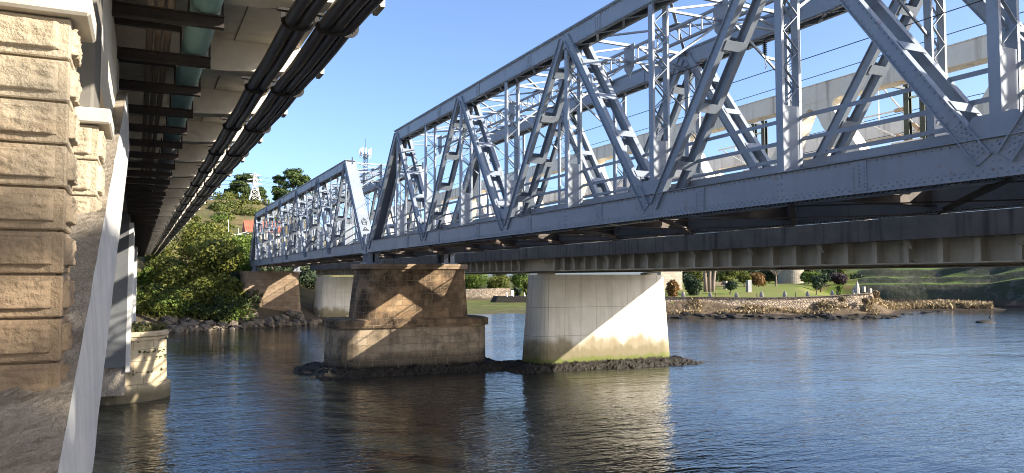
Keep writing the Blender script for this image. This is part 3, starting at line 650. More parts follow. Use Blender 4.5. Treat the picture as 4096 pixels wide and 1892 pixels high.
for k, s in enumerate(('left', 'middle', 'right')):
    pipe(.07+.105*k, 3.10, .043, -8, 110, 'lagged_conduit', M['clay'], '%s one of three brown lagged conduits beside the teal main' % s, 'pipe', 'brown conduits under the road bridge', n=10)
dx_ = [1.575, 1.735, 1.975, 2.135, 2.295]
dl = ['leftmost black duct of five strapped under the road bridge edge', 'second black duct from the left, strapped beside the leftmost one', 'middle black duct, just right of the gap between the two bundles', 'fourth black duct, second from the outer edge of the road bridge', 'outermost black duct along the sky side of the road bridge']
for k in range(5): pipe(dx_[k], 3.085 if k < 4 else 3.11, .074, -8, 110, 'cable_duct', M['black'], dl[k], 'duct', 'black cable ducts under the road bridge', .035, 14)
for y in BY:
    yy = y+.12
    if yy < 5 or yy > 108: continue
    r = thing('duct_hanger', (1.9-TH*yy, yy, 3.2), 'black strap hanger holding the duct bundles under a deck beam', 'hanger', 'duct hangers under the road bridge')
    m = MB(); m.box(1.42, 2.42, yy-.03, yy+.03, 3.195, 3.225); b3(m, 'hanger_bar', M['clamp'], r)
    for a, c in ((1.575, 1.735), (1.975, 2.295)):
        pts = [(a-.085, yy, 3.2), (a-.085, yy, 3.085)] + [(a-.085*math.cos(t), yy, 3.085-.085*math.sin(t)) for t in (.6, 1.2)] + [(a, yy, 2.998), (c, yy, 2.998)] + [(c+.085*math.sin(t), yy, 3.085-.085*math.cos(t)) for t in (.5, 1.1)] + [(c+.085, yy, 3.085), (c+.085, yy, 3.2)]
        m = MB()
        for p, q in zip(pts[:-1], pts[1:]): m.bar(p, q, .05, .012, (0,1,0))
        b3(m, 'strap', M['clamp'], r)

# rusticated stone pillars and the sloping abutment slab
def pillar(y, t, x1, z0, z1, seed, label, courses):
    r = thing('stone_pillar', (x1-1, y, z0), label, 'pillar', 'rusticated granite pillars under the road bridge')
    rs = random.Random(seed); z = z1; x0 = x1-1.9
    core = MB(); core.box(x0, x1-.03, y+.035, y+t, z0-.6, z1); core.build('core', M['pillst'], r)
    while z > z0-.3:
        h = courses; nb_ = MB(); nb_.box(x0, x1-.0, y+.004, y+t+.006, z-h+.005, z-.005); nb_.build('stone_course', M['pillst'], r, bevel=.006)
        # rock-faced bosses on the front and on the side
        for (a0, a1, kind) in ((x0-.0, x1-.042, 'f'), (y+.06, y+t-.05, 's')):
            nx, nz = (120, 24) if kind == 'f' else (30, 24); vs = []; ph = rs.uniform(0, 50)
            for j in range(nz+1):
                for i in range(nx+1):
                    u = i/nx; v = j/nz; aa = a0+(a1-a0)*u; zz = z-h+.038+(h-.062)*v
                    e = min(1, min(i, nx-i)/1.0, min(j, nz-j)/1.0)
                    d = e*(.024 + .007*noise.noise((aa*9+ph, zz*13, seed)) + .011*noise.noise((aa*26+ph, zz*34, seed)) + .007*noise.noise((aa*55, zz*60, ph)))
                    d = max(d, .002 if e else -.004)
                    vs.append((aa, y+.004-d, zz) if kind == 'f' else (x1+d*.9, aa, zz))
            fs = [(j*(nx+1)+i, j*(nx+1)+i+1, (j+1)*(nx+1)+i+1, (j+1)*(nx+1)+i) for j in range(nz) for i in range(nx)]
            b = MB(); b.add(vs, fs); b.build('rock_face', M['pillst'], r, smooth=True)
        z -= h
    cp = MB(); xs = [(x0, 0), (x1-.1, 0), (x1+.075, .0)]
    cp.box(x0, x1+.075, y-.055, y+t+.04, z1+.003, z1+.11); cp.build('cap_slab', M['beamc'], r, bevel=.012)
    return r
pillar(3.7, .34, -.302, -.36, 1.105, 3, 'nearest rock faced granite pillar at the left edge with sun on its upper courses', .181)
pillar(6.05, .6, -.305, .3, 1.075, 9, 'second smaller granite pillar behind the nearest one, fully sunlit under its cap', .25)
r = thing('concrete_column', (-.8, 8.5, 1.0), 'plain grey concrete column rising from the second pillar cap to the road deck', 'column')
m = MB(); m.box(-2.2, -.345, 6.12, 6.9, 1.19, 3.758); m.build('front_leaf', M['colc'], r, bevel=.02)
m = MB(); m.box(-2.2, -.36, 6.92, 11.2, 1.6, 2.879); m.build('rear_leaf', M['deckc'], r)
sr = thing('abutment_slab', (-1.5, 6, -.3), 'sloping rough rendered slab with a white plastered side, between the pillars and the water', 'abutment')
def zs(y): return -1.02 + .385*(y-2.2)
N = 60; vs = []; fs = []
for j in range(N+1):
    for i in range(31):
        y = 1.6+9.8*j/N; x = -3.2 + 2.95*i/30; e = 1 if 0 < i < 30 else .25
        vs.append((x + (.006*noise.noise((y*2.3, 1, 4)) if i == 30 else 0), y, zs(y) + e*(.05*noise.noise((x*2.2, y*2.2, 3)) + .035*noise.noise((x*7, y*7, 1)) + .018*noise.noise((x*19, y*19, 5)))))
for j in range(N):
    for i in range(30): fs.append((j*31+i, j*31+i+1, (j+1)*31+i+1, (j+1)*31+i))
m = MB(); m.add(vs, fs); m.build('rendered_face', M['rough'], sr, smooth=True)
vs = []; fs = []
for j in range(N*2+1):
    for i in range(9):
        y = 1.6+9.8*j/(N*2); t = i/8; k = noise.noise((y*1.9, 0, 7))*.6 + noise.noise((y*4.5, 0, 2))*.4
        vs.append((-.252 + .006*noise.noise((y*2.3, 1, 4)) + .045*(t**.7) + .15*t*(1-t)*k, y, zs(y) - .02 - .78*t))
for j in range(N*2):
    for i in range(8): fs.append((j*9+i, j*9+i+1, (j+1)*9+i+1, (j+1)*9+i))
m = MB(); m.add(vs, [f[::-1] for f in fs]); m.build('plastered_side', M['jacket'], sr, smooth=True)
m = MB(); m.ext([(1.6, zs(1.6)-.1), (1.6, zs(1.6)-.78), (11.4, zs(11.4)-.78), (11.4, zs(11.4)-.1)], -3.2, -.30); m.build('slab_body', M['smoothc'], sr)
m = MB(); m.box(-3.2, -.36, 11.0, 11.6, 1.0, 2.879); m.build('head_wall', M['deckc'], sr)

# round caisson with a wall pier, and a further wall pier
cs = thing('caisson_pier', (-.9, 40.2, -6.5), 'round ashlar caisson in the river carrying a thin grey wall pier', 'bridge pier')
circ = lambda R_, z, n=40: [(-.95+R_*math.cos(2*math.pi*k/n), 40.6+R_*math.sin(2*math.pi*k/n), z) for k in range(n)]
m = MB(); m.loft([circ(2.25, -6.6), circ(2.25, -4.86), circ(2.14, -4.76)]); m.build('plinth', M['caisst'], cs)
m = MB(); m.loft([circ(2.08, -4.758), circ(2.02, -2.77)]); m.build('drum', M['caisst'], cs)
m = MB(); m.loft([circ(2.10, -2.768), circ(2.10, -2.66), circ(2.06, -2.64), circ(2.13, -2.6), circ(2.13, -2.45), circ(2.05, -2.4)]); m.build('cornice', M['caisst'], cs)
pt = np.stack([-.95+np.sqrt(rng.random(2200))*2.0*np.cos(q := rng.random(2200)*6.283), 40.6+np.sqrt(rng.random(2200))*2.0*np.sin(q), np.full(2200, -2.36)+rng.random(2200)*.16], 1)
rr = np.hypot(pt[:, 0]+.95, pt[:, 1]-40.6); pt = pt[rr < 2.02]
o = leaves('grass_top', L['grass'], pt, rng.normal(size=(len(pt), 3))*(1,1,.15), .16, cs, 1.7)
pl = []
for k in range(70):
    a = -math.pi/2 + random.uniform(-.5, 1.3); zz = random.choice((-2.8, -3.3, -3.3, -3.6, -4.2)); pl.append((-.95+2.1*math.cos(a), 40.6+2.1*math.sin(a), zz+random.gauss(0, .05)))
leaves('wall_plants', L['grass'], np.array(pl), rng.normal(size=(len(pl), 3)), .13, cs)
m = MB(); m.box(-1.75, -.60, 37.2, 43.0, -3.78, 2.879); m.build('wall_pier', M['slate'], cs)
m = MB(); m.box(-.598, -.43, 37.25, 43.0, -4.0, 2.45); m.build('plaster_edge', M['jacket'], cs)
m = MB(); m.box(-2.6, -.62, 37.4, 38.9, -5.0, -3.79); m.build('footing', M['rough'], cs)
wp = thing('wall_pier', (-1, 76, -5), 'distant pale wall pier of the road bridge, a thin strip beside the caisson pier', 'bridge pier')
m = MB(); m.box(-2.0, -.52, 74, 78, -6.5, 2.879); m.build('wall', M['jacket'], wp)
m = MB(); m.box(-2.0, -.40, 73.8, 78.2, -6.5, -3.6); m.build('footing', M['caisst'], wp)

# ================================================================== water, banks, hills
m = MB(); m.add([(-400,-300,WATER),(1500,-300,WATER),(1500,1500,WATER),(-400,1500,WATER)], [(0,1,2,3)]); struct(m.build('water', M['water']))
PROF = [(-30, [(60,-8),(80,-4),(100,2),(300,35),(420,45),(1300,50)]),
 (-6, [(74,-8),(82,-5.5),(90,-3.2),(105,-.5),(140,6.5),(300,28),(330,31),(420,31),(1300,20)]),
 (-1, [(78,-8),(86,-5.5),(92,-3.6),(105,-1),(140,6),(300,28.5),(330,31),(420,32),(1300,20)]),
 (6.8, [(82,-8),(91,-5.5),(96,-3.6),(110,-1),(150,7.0),(170,8.5),(300,29),(330,31.5),(420,31),(1300,16)]),
 (11, [(88,-8),(96,-5.5),(101,-4),(115,-2),(150,5.5),(170,7),(300,22),(330,24),(420,22),(1300,10)]),
 (15, [(92,-8),(101,-5.6),(106,-4.5),(140,-3),(200,1),(300,6),(420,6),(1300,5)]),
 (20, [(99,-7),(107,-5.56),(150,-5.35),(201,-5.1),(204,-3),(240,-1.5),(400,0),(1300,4)]),
 (27.5, [(106,-7),(115,-5.56),(150,-5.35),(199,-5.1),(203,-2.9),(230,-1.6),(400,0),(1300,4)]),
 (32.5, [(106,-7),(113,-5.6),(120,-4.9),(123,-3.3),(150,-2.6),(230,-.8),(400,0),(1300,4)]),
 (37, [(104,-7),(111,-5.56),(120.2,-4.9),(121.5,-2.95),(140,-2.3),(205,-1.1),(270,0),(1300,5)]),
 (46, [(107,-7),(114,-5.56),(125.7,-4.95),(127,-2.95),(150,-2.2),(212,-1.0),(280,.5),(1300,6)]),
 (50.4, [(109,-7),(117,-5.56),(129.7,-5),(131,-3.2),(141,-3.2),(147,-5.0),(158,-5.0),(164,-6),(176,-6.3),(183.5,-5.5),(185,-1.2),(190.5,-1.0),(191.5,.35),(197.5,.5),(198.8,2.3),(215,3.0),(230,5.5),(400,12),(1300,30)]),
 (51.5, [(112,-7),(120,-5.56),(131,-5.0),(140,-4.85),(158,-4.6),(164,-5.6),(172,-6.2),(180,-6.2),(183.5,-5.5),(185,-1.2),(190.5,-1.0),(191.5,.35),(197.5,.5),(198.8,2.3),(215,3.0),(230,5.5),(400,12),(1300,30)]),
 (54.5, [(150,-7),(155,-5.6),(159,-4.85),(166,-4.75),(170,-5.6),(176,-6.2),(181,-6.2),(184.5,-5.5),(186,-1.2),(191.5,-1.0),(192.5,.35),(198.5,.5),(199.8,2.3),(216,3.0),(232,5.5),(400,15),(1300,30)]),
 (57.4, [(154,-7),(159,-5.6),(162,-5.12),(167,-5.1),(170,-5.6),(176,-6.4),(181,-6.2),(184.5,-5.5),(186.5,-1.0),(189.5,-.9),(191.5,.6),(194.5,.7),(200,4.3),(215,6.5),(232,8.5),(400,15),(1300,30)]),
 (61, [(165,-7),(172,-6.5),(178,-5.5),(180.5,-1.0),(183,-.9),(186,1.2),(189,1.3),(196,5.5),(230,9),(400,20),(1300,30)]),
 (70, [(165,-7),(180,-5.5),(190,6),(220,20),(400,40),(1300,60)]),
 (100, [(180,-7),(184,-5.5),(188,0),(230,10),(400,40),(1300,60)])]
def hz(az, r):
    az = np.asarray(az, float); r = np.asarray(r, float); A = [p[0] for p in PROF]
    H_ = np.stack([np.interp(r, [q[0] for q in p[1]], [q[1] for q in p[1]]) for p in PROF])
    i = np.clip(np.searchsorted(A, az)-1, 0, len(A)-2); a0 = np.array(A)[i]; a1 = np.array(A)[i+1]; t = np.clip((az-a0)/(a1-a0), 0, 1)
    k = np.arange(len(az)); return H_[i, k]*(1-t) + H_[i+1, k]*t
def gz(x, y): return float(hz([math.degrees(math.atan2(x, y))], [math.hypot(x, y)])[0])
AZ = np.concatenate([np.arange(-24, -4, 1.0), np.arange(-4, 62.5, .3), np.arange(63, 90, 1.5)]); RR = np.unique(np.concatenate([66*1.0125**np.arange(0, 236), np.arange(182, 202, .5), np.arange(118, 135, .6)]))
azg, rg = np.meshgrid(AZ, RR, indexing='ij'); z = hz(azg.ravel(), rg.ravel()); X = rg.ravel()*np.sin(np.radians(azg.ravel())); Y = rg.ravel()*np.cos(np.radians(azg.ravel()))
amp = np.clip((z+5.5)*.12, .05, 1.1)
nz = np.array([noise.noise((x*.09, y*.09, 0)) + .6*noise.noise((x*.3, y*.3, 3)) + .35*noise.noise((x*.9, y*.9, 5)) for x, y in zip(X, Y)])
lawnm = (azg.ravel() > 32.5) & (azg.ravel() < 51) & (z > -3.2) & (rg.ravel() < 215)
flatm = (azg.ravel() > 18) & (azg.ravel() < 31) & (z < -5)
z = z + nz*np.where(lawnm, .12, np.where(flatm, .05, np.where((azg.ravel() > 49) & (rg.ravel() > 140), np.minimum(amp*.35, .22), amp*.9)))
na, nr_ = len(AZ), len(RR)
def ground_mat(name, c1, c2, c3, sc, bump=.6, bsc=1.5, zst=(), flat=None):
    m, nt, bs = mat0(name); vec = coords(nt)
    col = mix(nt, noisef(nt, vec, sc, 7, .35, .65), c1, c2); col = mix(nt, noisef(nt, vec, sc*5, 6, .5, .7), col, c3)
    if flat:                             # grass keeps to the level ground
        g = node(nt, 'ShaderNodeNewGeometry'); sp = node(nt, 'ShaderNodeSeparateXYZ'); nt.links.new(g.outputs['True Normal'], sp.inputs[0])
        fr = node(nt, 'ShaderNodeMapRange'); fr.inputs[1].default_value = .90; fr.inputs[2].default_value = .985; nt.links.new(sp.outputs[2], fr.inputs[0]); col = mix(nt, fr.outputs[0], col, flat)
    for z0, z1, c, k, a in zst: col = mix(nt, mul(nt, zfac(nt, z0, z1, a, .6), k), col, c)
    nt.links.new(col, bs.inputs['Base Color']); bs.inputs['Roughness'].default_value = .95; bs.inputs['Specular IOR Level'].default_value = .15
    bumpn(nt, bs, noisef(nt, vec, bsc, 8, 0, 1, .7), bump, .35); return m
mud = ((-4.45, -4.0, (.075,.055,.036), 1, .2), (-5.3, -5.0, (.04,.03,.02), 1, .15))
G = {'hillside': ground_mat('hill_scrub', (.085,.085,.030), (.17,.125,.06), (.055,.065,.02), .05, zst=((-4.2,-3,(.10,.08,.055),.9,.3),)),
     'tidal_flat': ground_mat('weedy_tidal_flat', (.10,.115,.02), (.05,.058,.022), (.16,.14,.07), .10, zst=((-5.50,-5.42,(.085,.07,.04),.8,.02),)),
     'lawn': ground_mat('lawn_grass', (.115,.155,.028), (.15,.165,.04), (.17,.125,.055), .06, .25, 3, zst=mud),
     'foreshore': ground_mat('muddy_foreshore', (.10,.072,.045), (.17,.125,.08), (.05,.038,.026), .35, 1.0, 1.2, zst=((-5.25,-5.05,(.035,.026,.018),1,.12),)),
     'far_bank': ground_mat('terraced_bank', (.035,.045,.026), (.06,.06,.042), (.11,.10,.08), .12, 1.0, .9, zst=mud, flat=(.085,.13,.028))}
qa, qr = np.meshgrid(np.arange(na-1), np.arange(nr_-1), indexing='ij'); qa = qa.ravel(); qr = qr.ravel()
Q = np.stack([qa*nr_+qr, (qa+1)*nr_+qr, (qa+1)*nr_+qr+1, qa*nr_+qr+1], 1); ca = AZ[qa]; cr = RR[qr]; V = np.stack([X, Y, z], 1)
sel = {'hillside': ca < 17.5, 'tidal_flat': (ca >= 17.5) & (ca < 31.5), 'lawn': (ca >= 31.5) & (ca < 52.2), 'far_bank': ca >= 52.2}
wr_ = np.interp(ca, [31.5,37,46,50.4,51.6,60], [121.3,120.9,126.4,130.4,175,182]); sel['foreshore'] = (ca >= 31.5) & (ca < 58.5) & (cr < wr_)
sel['far_bank'] |= (ca >= 49.5) & (cr > 170); sel['far_bank'] &= ~sel['foreshore']; sel['lawn'] &= ~(sel['far_bank'] | sel['foreshore'])
for k, s in sel.items():
    q = Q[s][:, ::-1]; u, inv = np.unique(q, return_inverse=True); mm = MB(); mm.v = [tuple(p) for p in V[u]]; mm.f = [tuple(int(i) for i in f) for f in inv.reshape(-1, 4)]
    struct(mm.build(k, G[k], smooth=True))
nbp = [(-60,-60),(70,-60),(70,-8),(14,-1.2),(7,3.0),(-.25,6.8),(-60,8)]
m = MB(); m.add([(x, y, -2.05) for x, y in nbp]+[(x, y, -8) for x, y in nbp], [tuple(range(7))]+[(k, k+7, (k+1) % 7+7, (k+1) % 7) for k in range(7)]); struct(m.build('near_bank', ground_mat('pale_bounce_ground', (.42,.38,.31), (.5,.46,.38), (.36,.32,.26), .3)))  # unseen bank, widened and kept pale to bounce light up under the deck

# ================================================================== plants
def shell(lobes, n, fill=.72):
    A = np.array([l[3]*l[4]+l[4]*l[5]+l[3]*l[5] for l in lobes]); idx = rng.choice(len(lobes), n, p=A/A.sum()); Lb = np.array(lobes)[idx]
    d = rng.normal(size=(n, 3)); d /= np.linalg.norm(d, axis=1)[:, None]
    f = 1-(1-fill)*rng.random(n)**1.3*1.0 + rng.normal(size=n)*.06
    # clumps: push the surface in and out with noise so that the outline breaks up
    f *= np.array([1 + .22*noise.noise(Vector(p)*2.1 + Vector(l[:3])*.31) for p, l in zip(d, Lb)])
    p = Lb[:, :3] + d*Lb[:, 3:6]*f[:, None]; nr = d/Lb[:, 3:6]*Lb[:, 3:6].mean(1)[:, None] + rng.normal(size=(n, 3))*.7
    return p, nr
def tree(name, base, lobes, n, size, leaf, label, cat='tree', group=None, trunk=.25, bark='bark', limbs=True, asp=1.25, fill=.6):
    r = thing(name, base, label, cat, group); p, nr = shell(lobes, n, fill); leaves('crown', L[leaf], p, nr, size, r, asp)
    if trunk:
        m = MB(); tops = sorted(lobes, key=lambda l: -l[2]); t = Vector(tops[0][:3]); b = Vector(base)
        mid = b.lerp(t, .5) + Vector((random.uniform(-.2,.2), random.uniform(-.2,.2), 0)); m.path([b-Vector((0,0,.3)), b.lerp(mid, .5), mid, t], [trunk*1.15, trunk*.9, trunk*.65, trunk*.2], 8)
        if limbs:
            for l in tops[1:7]: m.path([mid-Vector((0,0,trunk)), mid.lerp(Vector(l[:3]), .6)+Vector((0,0,.15)), Vector(l[:3])], [trunk*.45, trunk*.3, trunk*.1], 6)
        m.build('trunk', M[bark], r, smooth=True)
    return r
def blob(u, v, d, rx, n=6, spread=.6, flat=.8):  # several lobes about a photo point: rx in display px (2576 wide)
    c = atD(u, v, d); s = rx*1.59*d/FPX; out = []
    for k in range(n):
        a = random.uniform(0, 6.283); e = random.uniform(0, spread); rr = s*random.uniform(.45, .7)
        out.append((c.x+math.cos(a)*s*e, c.y+math.sin(a)*s*e*.9, c.z+s*random.uniform(-.5, .5)*spread*flat*1.3, rr, rr, rr*.85))
    return out
def base_of(u, v, d):
    c = atD(u, v, d); return (c.x, c.y, gz(c.x, c.y))
# wooded bank on the left: separate trees, largest in front
LB = [ (470,725,93,78,6500,'tree','dark leafy tree low on the left bank, striped by bridge shadows'),
       (540,655,97,80,6500,'tree','tall yellow green leafy tree in the middle of the left bank clump'),
       (505,600,106,62,4500,'tree','sunlit olive tree top at the back of the left bank clump, touching the duct line'),
       (585,640,101,58,4500,'bright','rounded yellow green tree beside the far end of the grey truss'),
       (425,690,99,55,3600,'gorse','dim scrubby tree beneath the end of the road bridge ducts'),
       (530,745,91,62,4500,'tree','deep green tree hanging over the rocks at the water edge'),
       (608,690,99,40,2600,'bright','small bright green tree just left of the far stone pier'),
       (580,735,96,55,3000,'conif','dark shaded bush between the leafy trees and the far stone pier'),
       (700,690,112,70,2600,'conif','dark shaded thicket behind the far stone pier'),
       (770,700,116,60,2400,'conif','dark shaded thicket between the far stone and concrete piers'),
       (370,700,92,34,1500,'bright','light green shrub behind the caisson pier under the road deck')]
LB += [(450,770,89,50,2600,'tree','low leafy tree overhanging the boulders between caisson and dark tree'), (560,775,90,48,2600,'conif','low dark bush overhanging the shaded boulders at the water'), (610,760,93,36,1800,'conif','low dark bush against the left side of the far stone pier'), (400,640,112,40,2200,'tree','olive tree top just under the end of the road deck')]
for u, v, d, rx, n, lf, lab in LB: tree('leafy_tree', base_of(u, v, d), blob(u, v, d, rx*1.08, 10, .7), int(n*1.15), .34, lf, lab, 'tree', 'trees on the left bank', .22)
for u, v, d, rx, lf, lab in ((375,775,88,28,'bright','yellow green bush above the boulders behind the caisson'), (440,745,90,30,'bright','sunny low bush over the boulders left of the dark tree'), (480,770,89,24,'gorse','small shaded bush at the foot of the dark tree'), (390,735,93,30,'gorse','dull olive bush on the bank right of the wall piers')):
    tree('bank_bush', base_of(u, v, d), blob(u, v, d, rx, 5), 1500, .26, lf, lab, 'bush', 'bushes on the left bank', .06, limbs=False)
for k in range(46):
    u = 350 + 5.8*k + random.uniform(-5, 5); v = 770 + random.uniform(-10, 14); d = 81.5 + random.uniform(0, 6.5) + .020*(u-350); g = base_of(u, v, d)
    s = random.uniform(1.0, 2.0); tree('shore_bush', g, [(g[0]+random.uniform(-.6,.6)*s, g[1]+random.uniform(-.5,.5)*s, g[2]+random.uniform(.1,.8)*s, s*.8, s*.8, s*.6) for _ in range(5)], 520, .27, random.choice(('gorse','tree','conif','gorse','bright')), 'low scrub bush filling the left bank just above the shore boulders', 'bush', 'scrub above the left shore', 0)
# hillside scrub
hs = []
for k in range(46):
    u = random.uniform(470, 700); d = random.uniform(150, 320); c = ray(u*1.59, 900)*d; zz = gz(c.x, c.y)
    s = random.uniform(1.0, 2.6)*d/220; b = tree('hill_bush', (c.x, c.y, zz), [(c.x, c.y, zz+.4*s, s*1.2, s*1.2, s*.7), (c.x+s*.7, c.y, zz+.3*s, s*.8, s*.8, s*.55)], 260, .5*d/220+.1, random.choice(('gorse','tree','gorse','bright')), 'low scrub bush on the sunny hillside behind the road bridge ducts', 'bush', 'scrub bushes on the left hillside', 0)
# pines on the hill top
def pine(u, v0, v1, d, rx, n, label, seed):
    rs = random.Random(seed); base = base_of(u, v1, d); top = atD(u, v0, d); s = rx*1.59*d/FPX; x, y = base[0], base[1]; h = top.z-base[2]; lob = []
    for k in range(n):
        t = rs.uniform(.30, .96); rad = s*(1-.75*max(0, t-.45)/.55)*rs.uniform(.25, .95); a = rs.uniform(0, 6.283); q = s*rs.uniform(.18, .36)
        lob.append((x+rad*math.cos(a), y+rad*math.sin(a), base[2]+h*t, q*1.35, q*1.35, q*.6))
    lob.append((x, y, base[2]+h*.93, s*.3, s*.3, h*.08))
    r = thing('pine_tree', base, label, 'tree', 'pines on the hill top'); p, nr = shell(lob, 210*n, .45); leaves('crown', L['pine'], p, nr+np.array([0,0,.6]), .62, r, 1.6)
    m = MB(); m.path([(x, y, base[2]-.5), (x+.3, y, base[2]+h*.5), (x, y, base[2]+h*.95)], [.5, .36, .12], 8)
    for l in lob[::2]: m.path([(x+.15, y, max(base[2]+h*.25, l[2]-h*.10)), (l[0], l[1], l[2])], [.14, .06], 5)
    m.build('trunk', M['pinebark'], r, smooth=True)
pine(618, 436, 512, 322, 42, 30, 'broad pine on the hill behind the white pylon', 1)
pine(594, 452, 512, 326, 22, 13, 'pine beside the dark ruin on the hill top', 2)
pine(655, 470, 515, 318, 24, 14, 'shorter dark pine right of the white pylon', 3)
pine(700, 440, 520, 300, 26, 15, 'slim pine at the left of the right hand pine group', 4)
pine(735, 424, 525, 296, 44, 32, 'tallest broad pine rising behind the far truss top chord', 5)
pine(768, 440, 525, 292, 30, 17, 'pine partly hidden by the far truss top chord at the right of the group', 6)
# distant ruin, pylon, phone mast, house
c = atD(578, 500, 330); g = gz(c.x, c.y); r = thing('ruined_tower', (c.x, c.y, g), 'dark ruined stone tower on the hill top left of the pines', 'ruin')
m = MB(); m.add([(c.x-2.6,c.y,g-1),(c.x+2.6,c.y,g-1),(c.x+2.6,c.y+3,g-1),(c.x-2.6,c.y+3,g-1),(c.x-2.3,c.y,g+6.6),(c.x+2.4,c.y,g+5.2),(c.x+2.4,c.y+3,g+5.2),(c.x-2.3,c.y+3,g+6.4)], [(0,1,5,4),(1,2,6,5),(2,3,7,6),(3,0,4,7),(4,5,6,7)]); m.build('wall', M['weed'], r)
m = MB(); m.box(c.x-2.2, c.x-1.2, c.y+.4, c.y+2.6, g+6.3, g+7.3); m.build('broken_merlon', M['weed'], r); m = MB(); m.box(c.x+.6, c.x+1.5, c.y+.4, c.y+2.6, g+5.4, g+6.2); m.build('broken_merlon', M['weed'], r)
c = atD(640, 530, 285); g = gz(c.x, c.y); top = atD(640, 434, 285).z; hh = top-g
py = thing('power_pylon', (c.x, c.y, g), 'white lattice power pylon standing in front of the hill top pines', 'pylon')
m = MB(); lv = [(0, 2.1), (.22, 1.55), (.42, 1.1), (.60, .75), (.75, .6), (.9, .5), (1, .12)]
for (t0, w0), (t1, w1_) in zip(lv[:-1], lv[1:]):
    for sx, sy in ((-1,-1),(1,-1),(1,1),(-1,1)):
        m.bar((c.x+sx*w0, c.y+sy*w0, g+hh*t0), (c.x+sx*w1_, c.y+sy*w1_, g+hh*t1), .16, .16)
    for (a, b_) in (((-1,-1),(1,-1)), ((1,-1),(1,1)), ((1,1),(-1,1)), ((-1,1),(-1,-1))):
        m.bar((c.x+a[0]*w0, c.y+a[1]*w0, g+hh*t0), (c.x+b_[0]*w1_, c.y+b_[1]*w1_, g+hh*t1), .1, .1); m.bar((c.x+b_[0]*w0, c.y+b_[1]*w0, g+hh*t0), (c.x+a[0]*w1_, c.y+a[1]*w1_, g+hh*t1), .1, .1)
        m.bar((c.x+a[0]*w1_, c.y+a[1]*w1_, g+hh*t1), (c.x+b_[0]*w1_, c.y+b_[1]*w1_, g+hh*t1), .1, .1)
m.build('lattice_tower', M['pylon'], py)
for t in (.62, .76, .92):
    m = MB(); w = 2.6 if t < .9 else 1.9; m.bar((c.x-w, c.y, g+hh*t), (c.x+w, c.y, g+hh*t), .16, .16); m.bar((c.x-w, c.y, g+hh*t), (c.x, c.y, g+hh*(t+.05)), .1, .1); m.bar((c.x+w, c.y, g+hh*t), (c.x, c.y, g+hh*(t+.05)), .1, .1); m.build('cross_arm', M['pylon'], py)
for k, (t, w) in enumerate(((.62, 2.6), (.76, 2.6), (.92, 1.9))):
    for s in (-1, 1):
        m = MB(); p = Vector((c.x+s*w, c.y, g+hh*t-.4)); q1 = p+Vector((-120, -30, 10)); q2 = p+Vector((150, 40, 8))
        f = lambda a, b_: [a.lerp(b_, i/14)-Vector((0, 0, 5*(1-(2*i/14-1)**2))) for i in range(15)]
        m.path(f(q1, p)[:-1]+f(p, q2), .035, 4); tag(m.build('power_line', M['insul']), 'thin power line strung from a pylon arm across the hill top sky', 'wire', 'power lines at the pylon')
c = atD(917, 600, 240); g = gz(c.x, c.y)-1; top = atD(917, 388, 240).z
ph = thing('phone_mast', (c.x, c.y, g), 'dark phone mast with a ring of white antennas above the far truss portal', 'mast')
m = MB()
for sx, sy in ((-1,-.6),(1,-.6),(0,1)):
    m.bar((c.x+sx*.75, c.y+sy*.75, g), (c.x+sx*.55, c.y+sy*.55, top), .14, .14)
zz = g
while zz < top-1.2:
    P3 = [(c.x+sx*.62, c.y+sy*.62) for sx, sy in ((-1,-.6),(1,-.6),(0,1))]
    for i in range(3): m.bar((*P3[i], zz), (*P3[(i+1) % 3], zz+1.1), .08, .08); m.bar((*P3[i], zz), (*P3[(i+1) % 3], zz), .08, .08)
    zz += 1.1
m.build('lattice_mast', M['insul'], ph)
m = MB()
for zr, rad in ((top-.2, 1.7), (top+.6, 1.7), (top-.9, .9)):
    pts = [(c.x+rad*math.cos(a), c.y+rad*math.sin(a), zr) for a in np.linspace(0, 6.283, 13)]
    for p, q in zip(pts[:-1], pts[1:]): m.bar(p, q, .1, .1)
    for p in pts[:-1:2]: m.bar((c.x, c.y, zr-.5), p, .08, .08)
m.build('platform_ring', M['insul'], ph)
for k in range(11):
    a = k*6.283/11; m = MB(); h = random.uniform(1.1, 2.3); x, y = c.x+1.75*math.cos(a), c.y+1.75*math.sin(a); m.box(x-.17, x+.17, y-.12, y+.12, top+.1, top+.1+h); m.bar((x, y, top-1.0), (x, y, top+.1), .07, .07); m.build('panel_antenna', M['ant'], ph)
m = MB(); m.tube((c.x, c.y, top-.5), (c.x, c.y, top+5.2), .05, 5); m.tube((c.x, c.y, top-.5), (c.x, c.y, top+2.2), .11, 6); m.build('whip_antenna', M['insul'], ph)
c = atD(655, 600, 158); g = gz(c.x, c.y)-.5; ze = atD(640, 583, 158).z; zr = atD(640, 553, 158).z
hs = thing('house', (c.x, c.y, g), 'small cream house with a red sheet roof on the hillside beside the far truss end', 'house')
m = MB(); m.box(c.x-2.6, c.x+4.2, c.y, c.y+6, g-1, ze); m.build('wall', M['plaster'], hs)
m = MB(); m.add([(c.x-3,c.y-.4,ze-.05),(c.x+4.6,c.y-.4,ze-.05),(c.x+4.6,c.y+3,zr),(c.x-3,c.y+3,zr),(c.x-3,c.y+6.4,ze-.05),(c.x+4.6,c.y+6.4,ze-.05)], [(0,1,2,3),(3,2,5,4),(0,3,4),(1,5,2)])
for k in range(20): xx = c.x-3+k*.4; m.bar((xx, c.y-.4, ze-.02), (xx, c.y+3, zr+.03), .06, .06)
m.build('roof', M['tile'], hs)
for xx in (c.x-1.2, c.x+1.6):
    m = MB(); m.box(xx, xx+.9, c.y-.03, c.y+.02, ze-1.5, ze-.5); m.build('window', M['insul'], hs)
